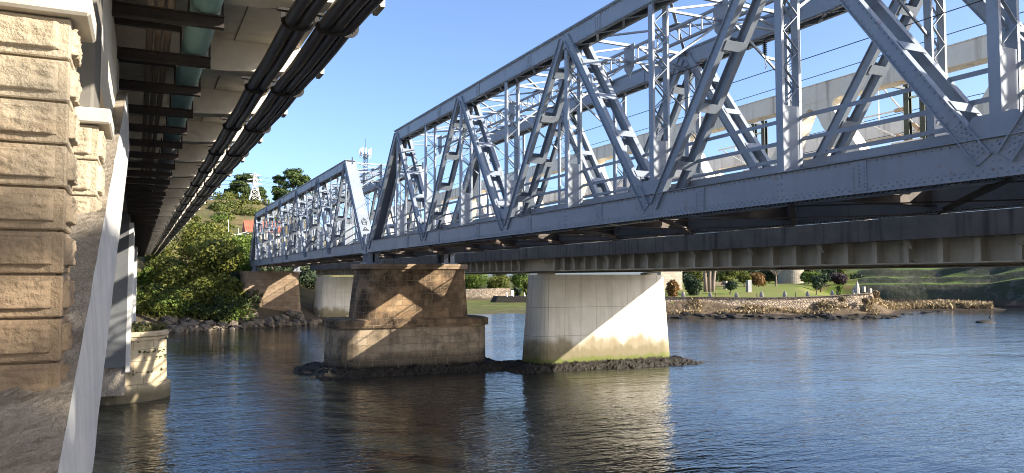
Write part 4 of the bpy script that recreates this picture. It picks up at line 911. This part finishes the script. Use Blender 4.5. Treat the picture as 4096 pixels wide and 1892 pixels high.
m = MB(); m.box(c.x-6.4, c.x-2.65, c.y-1, c.y+4, g-.5, ze-2.0); m.build('terrace', M['plaster'], hs)
m = MB()
for zz in (ze-1.9, ze-1.3, ze-.7): m.bar((c.x-6.4, c.y-1, zz-.6), (c.x-2.7, c.y-1, zz+.6), .1, .1); m.bar((c.x-6.4, c.y-1, zz), (c.x-2.7, c.y-1, zz), .06, .06)
m.bar((c.x-6.3, c.y-1, ze-2), (c.x-6.3, c.y-1, ze+2.2), .12, .12); m.bar((c.x-4.4, c.y-1, ze-2), (c.x-4.4, c.y-1, ze+.6), .12, .12); m.build('stair_rails', M['ant'], hs)
m = MB(); m.box(c.x-6.5, c.x-4.9, c.y+.5, c.y+2, ze-1.99, ze-.7); m.build('shed', M['tile'], hs)

# boulders of the left shore: one base set, then copies
def bset(mat, n, seed, name):
    return [(lambda o: o)(MB().rock((0,0,0), 1, seed+k, 2, (1.2, .95, .72), .4).build(name, mat)) for k in range(n)]
protos = bset(M['stone'], 6, 300, 'boulder'); used = [False]*6; rs = random.Random(4)
for k in range(110):
    u = rs.uniform(335, 800); az = math.degrees(math.atan2(*ray(u*1.59, 1290)[:2])); rw = float(np.interp(az, [-6,-1,6.8,11,15], [82,86,91,96,101])); r0 = rw + abs(rs.gauss(0, 1.6)) - .4
    x, y = r0*math.sin(R(az)), r0*math.cos(R(az)); s = rs.uniform(.22, .6)*(1.2 if rs.random() < .15 else 1)
    i = k % 6; o = protos[i] if not used[i] else copy_tree(protos[i]); used[i] = True
    o.location = (x, y, max(gz(x, y), -5.6)+s*.25); o.rotation_euler = (rs.uniform(-.4,.4), rs.uniform(-.4,.4), rs.uniform(0, 6.28)); o.scale = (s, s, s)
    tag(o, 'rounded boulder tipped along the left shore below the trees and round the far piers', 'boulder', 'boulders of the left shore')
# ------------------------------------------------------------------ right bank with the park, wall and towers
def C2(x, y, d): return at(2650 + x*.2911, 1050 + y*.2911, d)
def C3(x, y, d): return at(3350 + x*.2896, 1040 + y*.2896, d)
wl = [C2(-420, 480, 119), C2(60, 478, 118.4), C2(600, 478, 118), C2(1300, 486, 117.5), C2(1900, 478, 117.6), C2(2300, 462, 118), C3(200, 478, 118), C3(480, 462, 118.6), C3(545, 455, 123)]
def wall_along(name, pts, zb, th, mat, label, cap=None):
    r = thing(name, pts[0], label, 'wall'); m = MB(); d = 0; dense = []
    for p, q in zip(pts[:-1], pts[1:]):
        n = max(1, int((q-p).length/1.0)); dense += [p.lerp(q, i/n) for i in range(n)]
    dense.append(pts[-1]); vs = []; fs = []; uv = []
    for i, p in enumerate(dense):
        e = (dense[min(i+1, len(dense)-1)]-dense[max(i-1, 0)]); e.z = 0; e.normalize(); nn = Vector((e.y, -e.x, 0))
        for t in range(7):
            k = noise.noise((p.x*.7, p.y*.7, t*.9))*.12; vs.append((p.x+nn.x*(.35*(1-t/6)+k), p.y+nn.y*(.35*(1-t/6)+k), zb+(p.z-zb)*t/6 + (.06*noise.noise((p.x*1.3, p.y, 2)) if t == 6 else 0)))
        vs.append((p.x-nn.x*th, p.y-nn.y*th, p.z)); vs.append((p.x-nn.x*th, p.y-nn.y*th, zb))
    for i in range(len(dense)-1):
        L_ = (dense[i+1]-dense[i]).length
        for t in range(8):
            fs.append((i*9+t, (i+1)*9+t, (i+1)*9+t+1, i*9+t+1)); h0 = vs[i*9+t][2]; h1 = vs[i*9+t+1][2] if t != 6 else h0+.5; uv.append([(d, h0), (d+L_, h0), (d+L_, h1), (d, h1)])
        d += L_
    m.add(vs, fs, uv); m.build('masonry', mat, r)
    if cap:
        m = MB()
        for p, q in zip(dense[:-1], dense[1:]): m.bar(p+Vector((0,0,.05)), q+Vector((0,0,.05)), .5, .09)
        m.build('coping', M[cap], r)
    return r
wall_along('river_wall', wl, -5.3, .6, M['rubble'], 'long sunlit rubble river wall below the park lawn', 'stone')
i_ = 0
for x, yt_, yb_, w in ((285,412,478,.42), (655,424,478,.36), (1015,428,480,.36), (1360,415,486,.40), (1680,410,482,.40), (1995,414,472,.36), (2335,400,462,.34)):
    p = C2(x, yb_, 118.9); t = C2(x, yt_, 118.9); h = t.z-p.z+.25; w *= .55; m = MB(); rr_ = lambda k, zz: [(p.x+k*w*math.cos(a), p.y+k*.2*math.sin(a)*2, zz) for a in np.linspace(0, 6.283, 9)[:-1]]
    m.loft([rr_(.95, p.z-.3), rr_(1.0, p.z+h*.35), rr_(.8, p.z+h*.7), rr_(.12, p.z+h)]); tag(m.build('standing_stone', M['stonel']), 'pale pointed stone standing on top of the river wall', 'stone', 'pointed stones on the river wall')
for x, y in ((735,480),(1300,486),(1830,478),(2395,458)):
    p = C2(x, y, 119.5); m = MB(); m.tube(p-Vector((0,0,.3)), p+Vector((0,0,.75)), .1, 7, .08); tag(m.build('wall_post', M['bark']), 'thin wooden post between the pointed stones of the river wall', 'post', 'posts on the river wall')
for x, y0_, y1_ in ((222,460,405),(240,412,368),(365,405,365),(452,440,392)):
    p = C3(x, y0_, 121); t = C3(x, y1_, 121); m = MB(); m.loft([[(p.x+sx*.2, p.y+sy*.2, zz) for sx, sy in ((-1,-1),(1,-1),(1,1),(-1,1))] for zz in (p.z-.4, t.z-.15)]+[[(p.x+sx*.12, p.y+sy*.12, t.z) for sx, sy in ((-1,-1),(1,-1),(1,1),(-1,1))]])
    tag(m.build('quay_pillar', M['stonel']), 'slim stone pillar round the little quay at the right end of the river wall', 'pillar', 'pillars of the little quay')
p = C3(275, 478, 118.5); m = MB(); m.loft([[(p.x+k*.38*math.cos(a), p.y+k*.3*math.sin(a), p.z+zz) for a in np.linspace(0, 6.283, 9)[:-1]] for k, zz in ((1,-.3),(1.05,.7),(.8,1.4),(.12,2.1))]); tag(m.build('standing_stone', M['stonel']), 'last pointed stone at the right end of the river wall beside the quay pillars', 'stone', 'pointed stones on the river wall')
# towers
c = C2(1765, 288, 192); g = gz(c.x, c.y)-.5; rad = 172*.2911*192/FPX
tw = thing('stone_tower', (c.x, c.y, g), 'round granite tower on the lawn behind the bare tree', 'tower')
m = MB(); cc = lambda k, zz: [(c.x+rad*k*math.cos(a), c.y+rad*k*math.sin(a), zz) for a in np.linspace(0, 6.2832, 41)[:-1]]
m.loft([cc(1.0, g), cc(.97, g+9.2)]); m.build('drum', M['tower'], tw)
m = MB(); m.loft([cc(1.0, g+9.202), cc(1.03, g+9.7)]); m.build('string_course', M['stonel'], tw)
a = R(-120); m = MB(); m.tube((c.x+rad*.97*math.cos(R(-82)), c.y+rad*.97*math.sin(R(-82)), C2(1800,185,190).z), (c.x+rad*1.0*math.cos(R(-82)), c.y+rad*1.0*math.sin(R(-82)), C2(1800,185,190).z), .6, 14); m.build('round_plaque', M['bark'], tw)
c = C2(120, 260, 150); g = gz(c.x, c.y)-.5; t = C2(120, 132, 150).z
tw = thing('stone_tower', (c.x, c.y, g), 'ruined square tower with pale merlons at the left of the park', 'tower')
m = MB(); m.box(c.x-3.2, c.x+1.9, c.y-1, c.y+5, g, t); m.build('wall', M['tower'], tw)
for k in range(9):
    m = MB(); xx = c.x-3.1+k*.6; m.box(xx, xx+.34, c.y-.95, c.y-.6, t+.002, t+.5); m.build('merlon', M['stonel'], tw)
# park plants: (name, C2 x, y centre, depth, radius in crop px, leaves, size, leaf, label)
PK = [('shrub', 140, 340, 124, 110, 1800, .3, 'autumn', 'russet autumn shrub at the left end of the river wall'),
      ('conifer', 410, 330, 127, 105, 2600, .28, 'conif', 'dark bushy conifer left of the three tall trunks'),
      ('conifer', 380, 240, 130, 80, 1600, .28, 'conif', 'upper grey green conifer behind the dark bushy one'),
      ('park_tree', 900, 190, 158, 125, 2600, .36, 'tree', 'large yellow green tree behind the small round tree'),
      ('park_tree', 1130, 200, 165, 95, 1600, .36, 'tree', 'olive tree in the middle of the park background'),
      ('shrub', 1320, 240, 168, 105, 1800, .34, 'autumn', 'wide rusty shrub left of the bare tree'),
      ('park_tree', 2010, 190, 178, 85, 1700, .38, 'bright', 'bright leafy tree right of the round tower'),
      ('park_tree', 2160, 225, 168, 95, 1800, .36, 'conif', 'dense dark green round tree near the right of the park'),
      ('park_tree', 2430, 230, 172, 110, 1800, .38, 'purple', 'purple leaved tree beyond the right side of the lawn'),
      ('conifer', 2330, 150, 182, 100, 1800, .4, 'conif', 'grey green spreading conifer behind the purple tree'),
      ('shrub', 2440, 345, 150, 50, 500, .28, 'bright', 'low light green shrub at the lawn right edge'),
      ('park_tree', 700, 170, 170, 90, 1500, .38, 'conif', 'dark tree between the tall trunks and the yellow green tree'),
      ('park_tree', 1450, 150, 200, 110, 1600, .42, 'conif', 'shaded dark tree behind the bare tree'),
      ('park_tree', 1620, 220, 196, 70, 900, .42, 'gorse', 'dull tree against the shaded side of the round tower')]
def grounded(lobes, gzv, w=.9):           # carry a crown down to the ground
    lo = min(lobes, key=lambda l: l[2]-l[5]); cx = sum(l[0] for l in lobes)/len(lobes); cy = sum(l[1] for l in lobes)/len(lobes); rr = max(l[3] for l in lobes)
    z = lo[2]; out = list(lobes)
    while z > gzv + rr*.3: out += [(cx+random.uniform(-.5,.5)*rr, cy, z, rr*w, rr*w, rr*.7), (cx+random.uniform(-.9,.9)*rr, cy, z-rr*.2, rr*w*.8, rr*w*.8, rr*.6)]; z -= rr*.7
    return out
for nm, x, y, d, rx, n, sz, lf, lab in PK:
    q = C2(x, y, d); g = gz(q.x, q.y); lob = blob((2650+x*.2911)/1.59006, (1050+y*.2911)/1.59006, d, rx*.2911/1.59*1.12, 8, .75)
    tree(nm, (q.x, q.y, g), grounded(lob, g if nm != 'park_tree' else g+.9), int(n*1.3), sz, lf, lab, 'tree' if nm != 'shrub' else 'shrub', 'park trees and shrubs', .16)
for k in range(22):
    x = -100 + 128*k; d = random.uniform(208, 232); q = C2(x, 150, d); g = gz(q.x, q.y); s = random.uniform(2.2, 3.4)
    lob = [(q.x+random.gauss(0,.5)*s, q.y+random.gauss(0,.4)*s, g+s*random.uniform(.5, 2.0), s*.75, s*.75, s*.7) for _ in range(8)]
    tree('wood_tree', (q.x, q.y, g), lob, 1100, .5, random.choice(('conif','tree','gorse','conif')), 'dark tree of the belt of trees at the back of the park', 'tree', 'belt of trees behind the park', .2, limbs=False)
q = C2(945, 318, 130); bq = C2(925, 425, 130); s = 95*.2911*130/FPX
tree('round_tree', (bq.x, bq.y, gz(bq.x, bq.y)), [(q.x, q.y, q.z, s*.85, s*.85, s*.62), (q.x-s*.4, q.y, q.z-.1, s*.5, s*.5, s*.45), (q.x+s*.4, q.y, q.z-.05, s*.5, s*.5, s*.45), (q.x, q.y, q.z+s*.35, s*.5, s*.5, s*.4)], 1500, .24, 'conif', 'small round topped dark tree alone on the lawn', 'tree', None, .12)
q = C2(2125, 290, 140); bq = C2(2110, 375, 140); s = 60*.2911*140/FPX
tree('young_tree', (bq.x, bq.y, gz(bq.x, bq.y)), [(q.x, q.y, q.z, s, s, s*.8), (q.x+s*.7, q.y, q.z+s*.7, s*.9, s*.9, s*.8)], 900, .24, 'conif', 'small slanting dark green tree at the right of the lawn', 'tree', None, .11)
r3 = []
for x, yb_, xt, lab in ((595,318,575,'left one of three tall bare pine trunks on the park bank'), (645,345,650,'middle one of three tall bare pine trunks on the park bank'), (685,368,725,'right leaning one of three tall bare pine trunks on the park bank')):
    b_ = C2(x, yb_, 138); t = C2(xt, 60, 138); e = (t-b_); top = b_+e*1.35; g_ = gz(b_.x, b_.y)
    r = thing('tall_pine', (b_.x, b_.y, g_), lab, 'tree', 'three tall pine trunks'); m = MB(); m.path([(b_.x, b_.y, g_-.4), b_.lerp(top, .3), b_.lerp(top, .7), top], [.42, .32, .27, .18], 9); m.build('trunk', M['pinebark'], r, smooth=True)
    p, nr = shell([(top.x+random.uniform(-1,1), top.y+random.uniform(-1,1), top.z-random.uniform(-.3,1.2), 1.1, 1.1, .5) for k in range(5)], 700, .4); leaves('crown', L['pine'], p, nr, .3, r, 1.6)
# bare tree
b_ = C2(1558, 290, 170); r = thing('bare_tree', (b_.x, b_.y, gz(b_.x, b_.y)), 'leafless pale tree in front of the round tower', 'tree'); m = MB()
def branch(p, d, l, rad, k):
    q = p+d*l; m.path([p, p.lerp(q, .5)+Vector((random.uniform(-.05,.05)*l, 0, .03*l)), q], [rad, rad*.8, rad*.6], 5)
    if k: 
        for i in range(3 if k > 1 else 4):
            nd = (d + Vector((random.uniform(-.8,.8), random.uniform(-.8,.8), random.uniform(-.15,.4)))).normalized(); branch(q, nd, l*.68, rad*.55, k-1)
branch(Vector((b_.x, b_.y, gz(b_.x, b_.y)-.2)), Vector((.02,0,1)), 2.6, .22, 0)
b0 = Vector((b_.x+.05, b_.y, gz(b_.x, b_.y)+2.3))
for i in range(6): branch(b0, Vector((math.cos(i*1.05)*.75, math.sin(i*1.05)*.75, .75)).normalized(), 2.3, .13, 4)
m.build('branches', M['pinebark'], r)
# park furniture
c = C2(1185, 372, 136); m = MB(); g = gz(c.x, c.y); m.box(c.x-.45, c.x+.45, c.y-.3, c.y+.3, g-.2, g+2.2); r = tag(m.build('stone_block', M['smoothc'], bevel=.05), 'upright grey stone block on the open lawn', 'stone')
c = C2(775, 318, 150); g = gz(c.x, c.y); r = thing('park_bench', (c.x, c.y, g), 'park bench with pale end supports near the tall trunks', 'bench')
m = MB(); m.box(c.x-1.9, c.x+1.9, c.y-.3, c.y+.4, g+.75, g+.87); m.build('seat', M['bark'], r); m = MB(); m.box(c.x-1.9, c.x+1.9, c.y+.3, c.y+.4, g+1.0, g+1.5); m.build('backrest', M['bark'], r)
for sx in (-1.8, 1.5): m = MB(); m.box(c.x+sx, c.x+sx+.4, c.y-.3, c.y+.5, g-.1, g+1.65 if sx > 0 else g+.748); m.build('leg', M['stonel'], r)
# wall, quay and hedge seen between the piers
def C1(x, y, d): return at(1850 + x*.2521, 1050 + y*.2521, d)
wall_along('garden_wall', [C1(-160, 425, 190), C1(350, 415, 190), C1(760, 405, 191)], -5.3, .5, M['rubble'], 'pale rubble garden wall behind the green tidal flat, between the two near piers')
a, b_ = C1(500, 600, 172), C1(1120, 608, 172); r = thing('stone_quay', a, 'low dark stone quay with white posts across the tidal flat', 'quay')
m = MB(); m.add([(a.x, a.y, -5.8), (b_.x, b_.y, -5.8), (b_.x, b_.y+3, -5.8), (a.x, a.y+3, -5.8), (a.x+1.2, a.y+.3, C1(600,535,172).z), (b_.x, b_.y+.3, C1(600,535,172).z), (b_.x, b_.y+3, C1(600,535,172).z), (a.x+1.2, a.y+3, C1(600,535,172).z)], [(0,1,5,4),(1,2,6,5),(2,3,7,6),(3,0,4,7),(4,5,6,7)]); m.build('quay_wall', M['weed'], r)
for x, h in ((735, .85), (835, .85), (1015, .8)):
    p = C1(x, 535, 172); zq = C1(600,535,172).z; m = MB(); m.path([(p.x, p.y+.8, zq-.1), (p.x-.08, p.y+.8, zq+h*.4), (p.x-.16, p.y+.8, zq+h)], [.16, .13, .08], 7); m.build('white_post', M['ant'], r)
p = C1(795, 520, 176); m = MB(); m.box(p.x-.3, p.x+.3, p.y, p.y+.2, -4.2, C1(795,440,176).z); tag(m.build('white_sign', M['ant']), 'small white sign board behind the quay between the near piers', 'sign')
for x, y, d, rx, n, lf, lab in ((230,250,200,170,2600,'bright','big light green bush above the left part of the garden wall'), (600,340,196,130,1800,'tree','clipped olive hedge along the middle of the garden wall'), (480,345,197,90,1000,'tree','rounded end of the olive hedge next to the big light green bush'), (880,230,204,150,2600,'bright','tall reedy light green thicket above the quay'), (1040,340,198,90,1200,'gorse','brownish green bush beside the big concrete pier'), (580,210,212,110,1200,'conif','dark tree behind the olive hedge'), (60,330,202,90,900,'tree','green bush at the left end of the garden wall next to the brown pier'), (870,450,194,60,700,'conif','dark low bush behind the white posts')):
    q = C1(x, y, d); g = gz(q.x, q.y); tree('hedge_bush', (q.x, q.y, g), grounded(blob((1850+x*.2521)/1.59006, (1050+y*.2521)/1.59006, d, rx*.2521/1.59*1.15, 9, .85), g), int(n*1.4), .38, lf, lab, 'bush', 'bushes behind the garden wall', .08, limbs=False)
# far terraced bank bushes
for x, y, d, rx, n, lf, lab in ((930,205,188,62,500,'bright','yellowish young tree on the upper terrace of the far bank'), (980,360,172,100,1000,'gorse','broad olive bush on the lower terrace of the far bank'), (1250,300,174,95,900,'gorse','olive bush in the middle of the far bank terraces'), (1500,300,176,112,1100,'gorse','largest dark bush on the far bank terraces'), (1450,150,192,115,1100,'purple','brown grey bush under the bright field on the far bank'), (1945,180,190,42,350,'yellow','small golden tree on the dark far bank'), (2395,375,172,80,600,'autumn','orange tinged bush low on the far bank at the right'), (1140,212,188,38,250,'autumn','small russet bush on the upper terrace of the far bank'), (645,285,180,50,350,'bright','small yellow green bush on the lower terrace of the far bank'), (290,270,178,105,1200,'conif','spreading dark conifer at the left of the far bank'), (60,170,186,90,900,'tree','leafy olive tree at the far left of the terraced bank'), (2100,480,172,70,500,'conif','dark scrub at the water line of the far bank'), (1200,470,170,110,900,'conif','dark shaded scrub below the terraces of the far bank'), (700,470,168,90,700,'conif','dark shaded scrub behind the spit of dry grass')):
    q = C3(x, y, d); g = gz(q.x, q.y); tree('terrace_bush', (q.x, q.y, g), grounded(blob((3350+x*.2896)/1.59006, (1040+y*.2896)/1.59006, d, rx*.2896/1.59*1.1, 6), g), n, .4, lf, lab, 'bush', 'bushes of the far bank', .1, limbs=False)
for x, y, d, rx, n, lf, lab in ((530,470,119.5,75,1100,'dry','straw coloured shrub at the right end of the river wall'), (390,545,117,70,900,'dry','dry brown scrub hanging over the wall end'), (60,545,117,60,500,'dry','dry plants on the right part of the river wall')):
    q = C3(x, y, d); tree('dry_shrub', (q.x, q.y, gz(q.x, q.y)), blob((3350+x*.2896)/1.59006, (1040+y*.2896)/1.59006, d, rx*.2896/1.59, 5), n, .25, lf, lab, 'shrub', 'dry shrubs at the wall end', 0)
# dry grass on the spit (uncountable)
gp = []; gn = []
while len(gp) < 6500:
    az = random.uniform(50.2, 57.4); r0 = np.interp(az, [50,51.5,54.5,57.3], [126,140,157,160]) + random.uniform(-1, 9); x, y = r0*math.sin(R(az)), r0*math.cos(R(az)); g = gz(x, y)
    if g < -5.25 or noise.noise((x*.25, y*.25, 8)) < -.28: continue
    gp.append((x, y, g+random.uniform(.1, .75))); gn.append((random.gauss(0,1), random.gauss(0,1), .25))
o = leaves('dry_grass', L['dry'], gp, gn, .42, None, 2.0); o['kind'] = 'stuff'
gp = []; gn = []
while len(gp) < 2600:
    az = random.uniform(33, 51); r0 = np.interp(az, [33,37,46,51], [119,119.5,125,128.5]) + random.uniform(-3.5, 1.0); x, y = r0*math.sin(R(az)), r0*math.cos(R(az)); g = gz(x, y)
    if noise.noise((x*.3, y*.3, 4)) < .0: continue
    gp.append((x, y, max(g, -5.3)+random.uniform(.05, .5))); gn.append((random.gauss(0,1), random.gauss(0,1), .25))
o = leaves('foreshore_weed', L['dry'], gp, gn, .32, None, 1.6); o['kind'] = 'stuff'
# dark rocks of the right foreshore
pr = bset(M['weed'], 4, 500, 'shore_rock'); us = [False]*4; rs = random.Random(8)
for k in range(120):
    az = rs.uniform(32.5, 55); rw = float(np.interp(az, [32.5,37,46,50.4,51.5,54.5], [113,111,114,117,120,150])); r0 = rw + abs(rs.gauss(0, 4))*1.0 - 1.0
    x, y = r0*math.sin(R(az)), r0*math.cos(R(az)); s = rs.uniform(.2, .65); i = k % 4; o = pr[i] if not us[i] else copy_tree(pr[i]); us[i] = True
    o.location = (x, y, max(gz(x, y), -5.6)+s*.1); o.rotation_euler = (0, 0, rs.uniform(0, 6.28)); o.scale = (s*1.6, s, s*.6)
    tag(o, 'dark weedy rock on the muddy foreshore below the river wall', 'rock', 'rocks of the right foreshore')
c = at(3350+2050*.2896, 1040+862*.2896, 5.5*FPX/((1040+862*.2896)-1116)); c.z = WATER
m = MB(); m.rock((c.x, c.y, c.z), 1.0, 71, 2, (1.5, .8, .3), .4); tag(m.build('river_rock', M['weed'], smooth=True), 'flat dark rock alone in the open river at the right', 'rock')
bd = thing('seabird', (c.x+.9, c.y, c.z+.3), 'dark seabird standing upright on the rock in the river', 'bird')
m = MB(); x, y, z0 = c.x+.9, c.y, c.z+.28
m.path([(x-.32, y, z0+.22), (x-.12, y, z0+.32), (x+.05, y, z0+.45), (x+.10, y, z0+.62), (x+.10, y, z0+.74), (x+.17, y, z0+.80), (x+.33, y, z0+.79)], [.02, .11, .13, .08, .045, .05, .012], 9); m.build('body', M['clamp'], bd, smooth=True)
for dy in (-.04, .04): m = MB(); m.tube((x, y+dy, z0-.02), (x, y+dy, z0+.3), .018, 6); m.build('leg', M['clamp'], bd)
# unseen tree added behind the viewer to throw shade on the pillar foot
tree('leafy_tree', (16.2, -9.5, -2.05), [(16, -12.5, 7.8, 2.4, 2.0, 2.3), (16, -10.3, 8.0, 2.3, 2.0, 2.35), (16.1, -8.2, 7.9, 2.2, 1.7, 2.3), (16.2, -9.5, 5.2, 2.6, 3.6, 2.4), (16, -8, 6.3, 2.0, 2.4, 2.0)], 7000, .36, 'tree', 'unseen leafy tree added behind the viewer, shading the foot of the pillars', 'tree', None, .3, fill=.3)
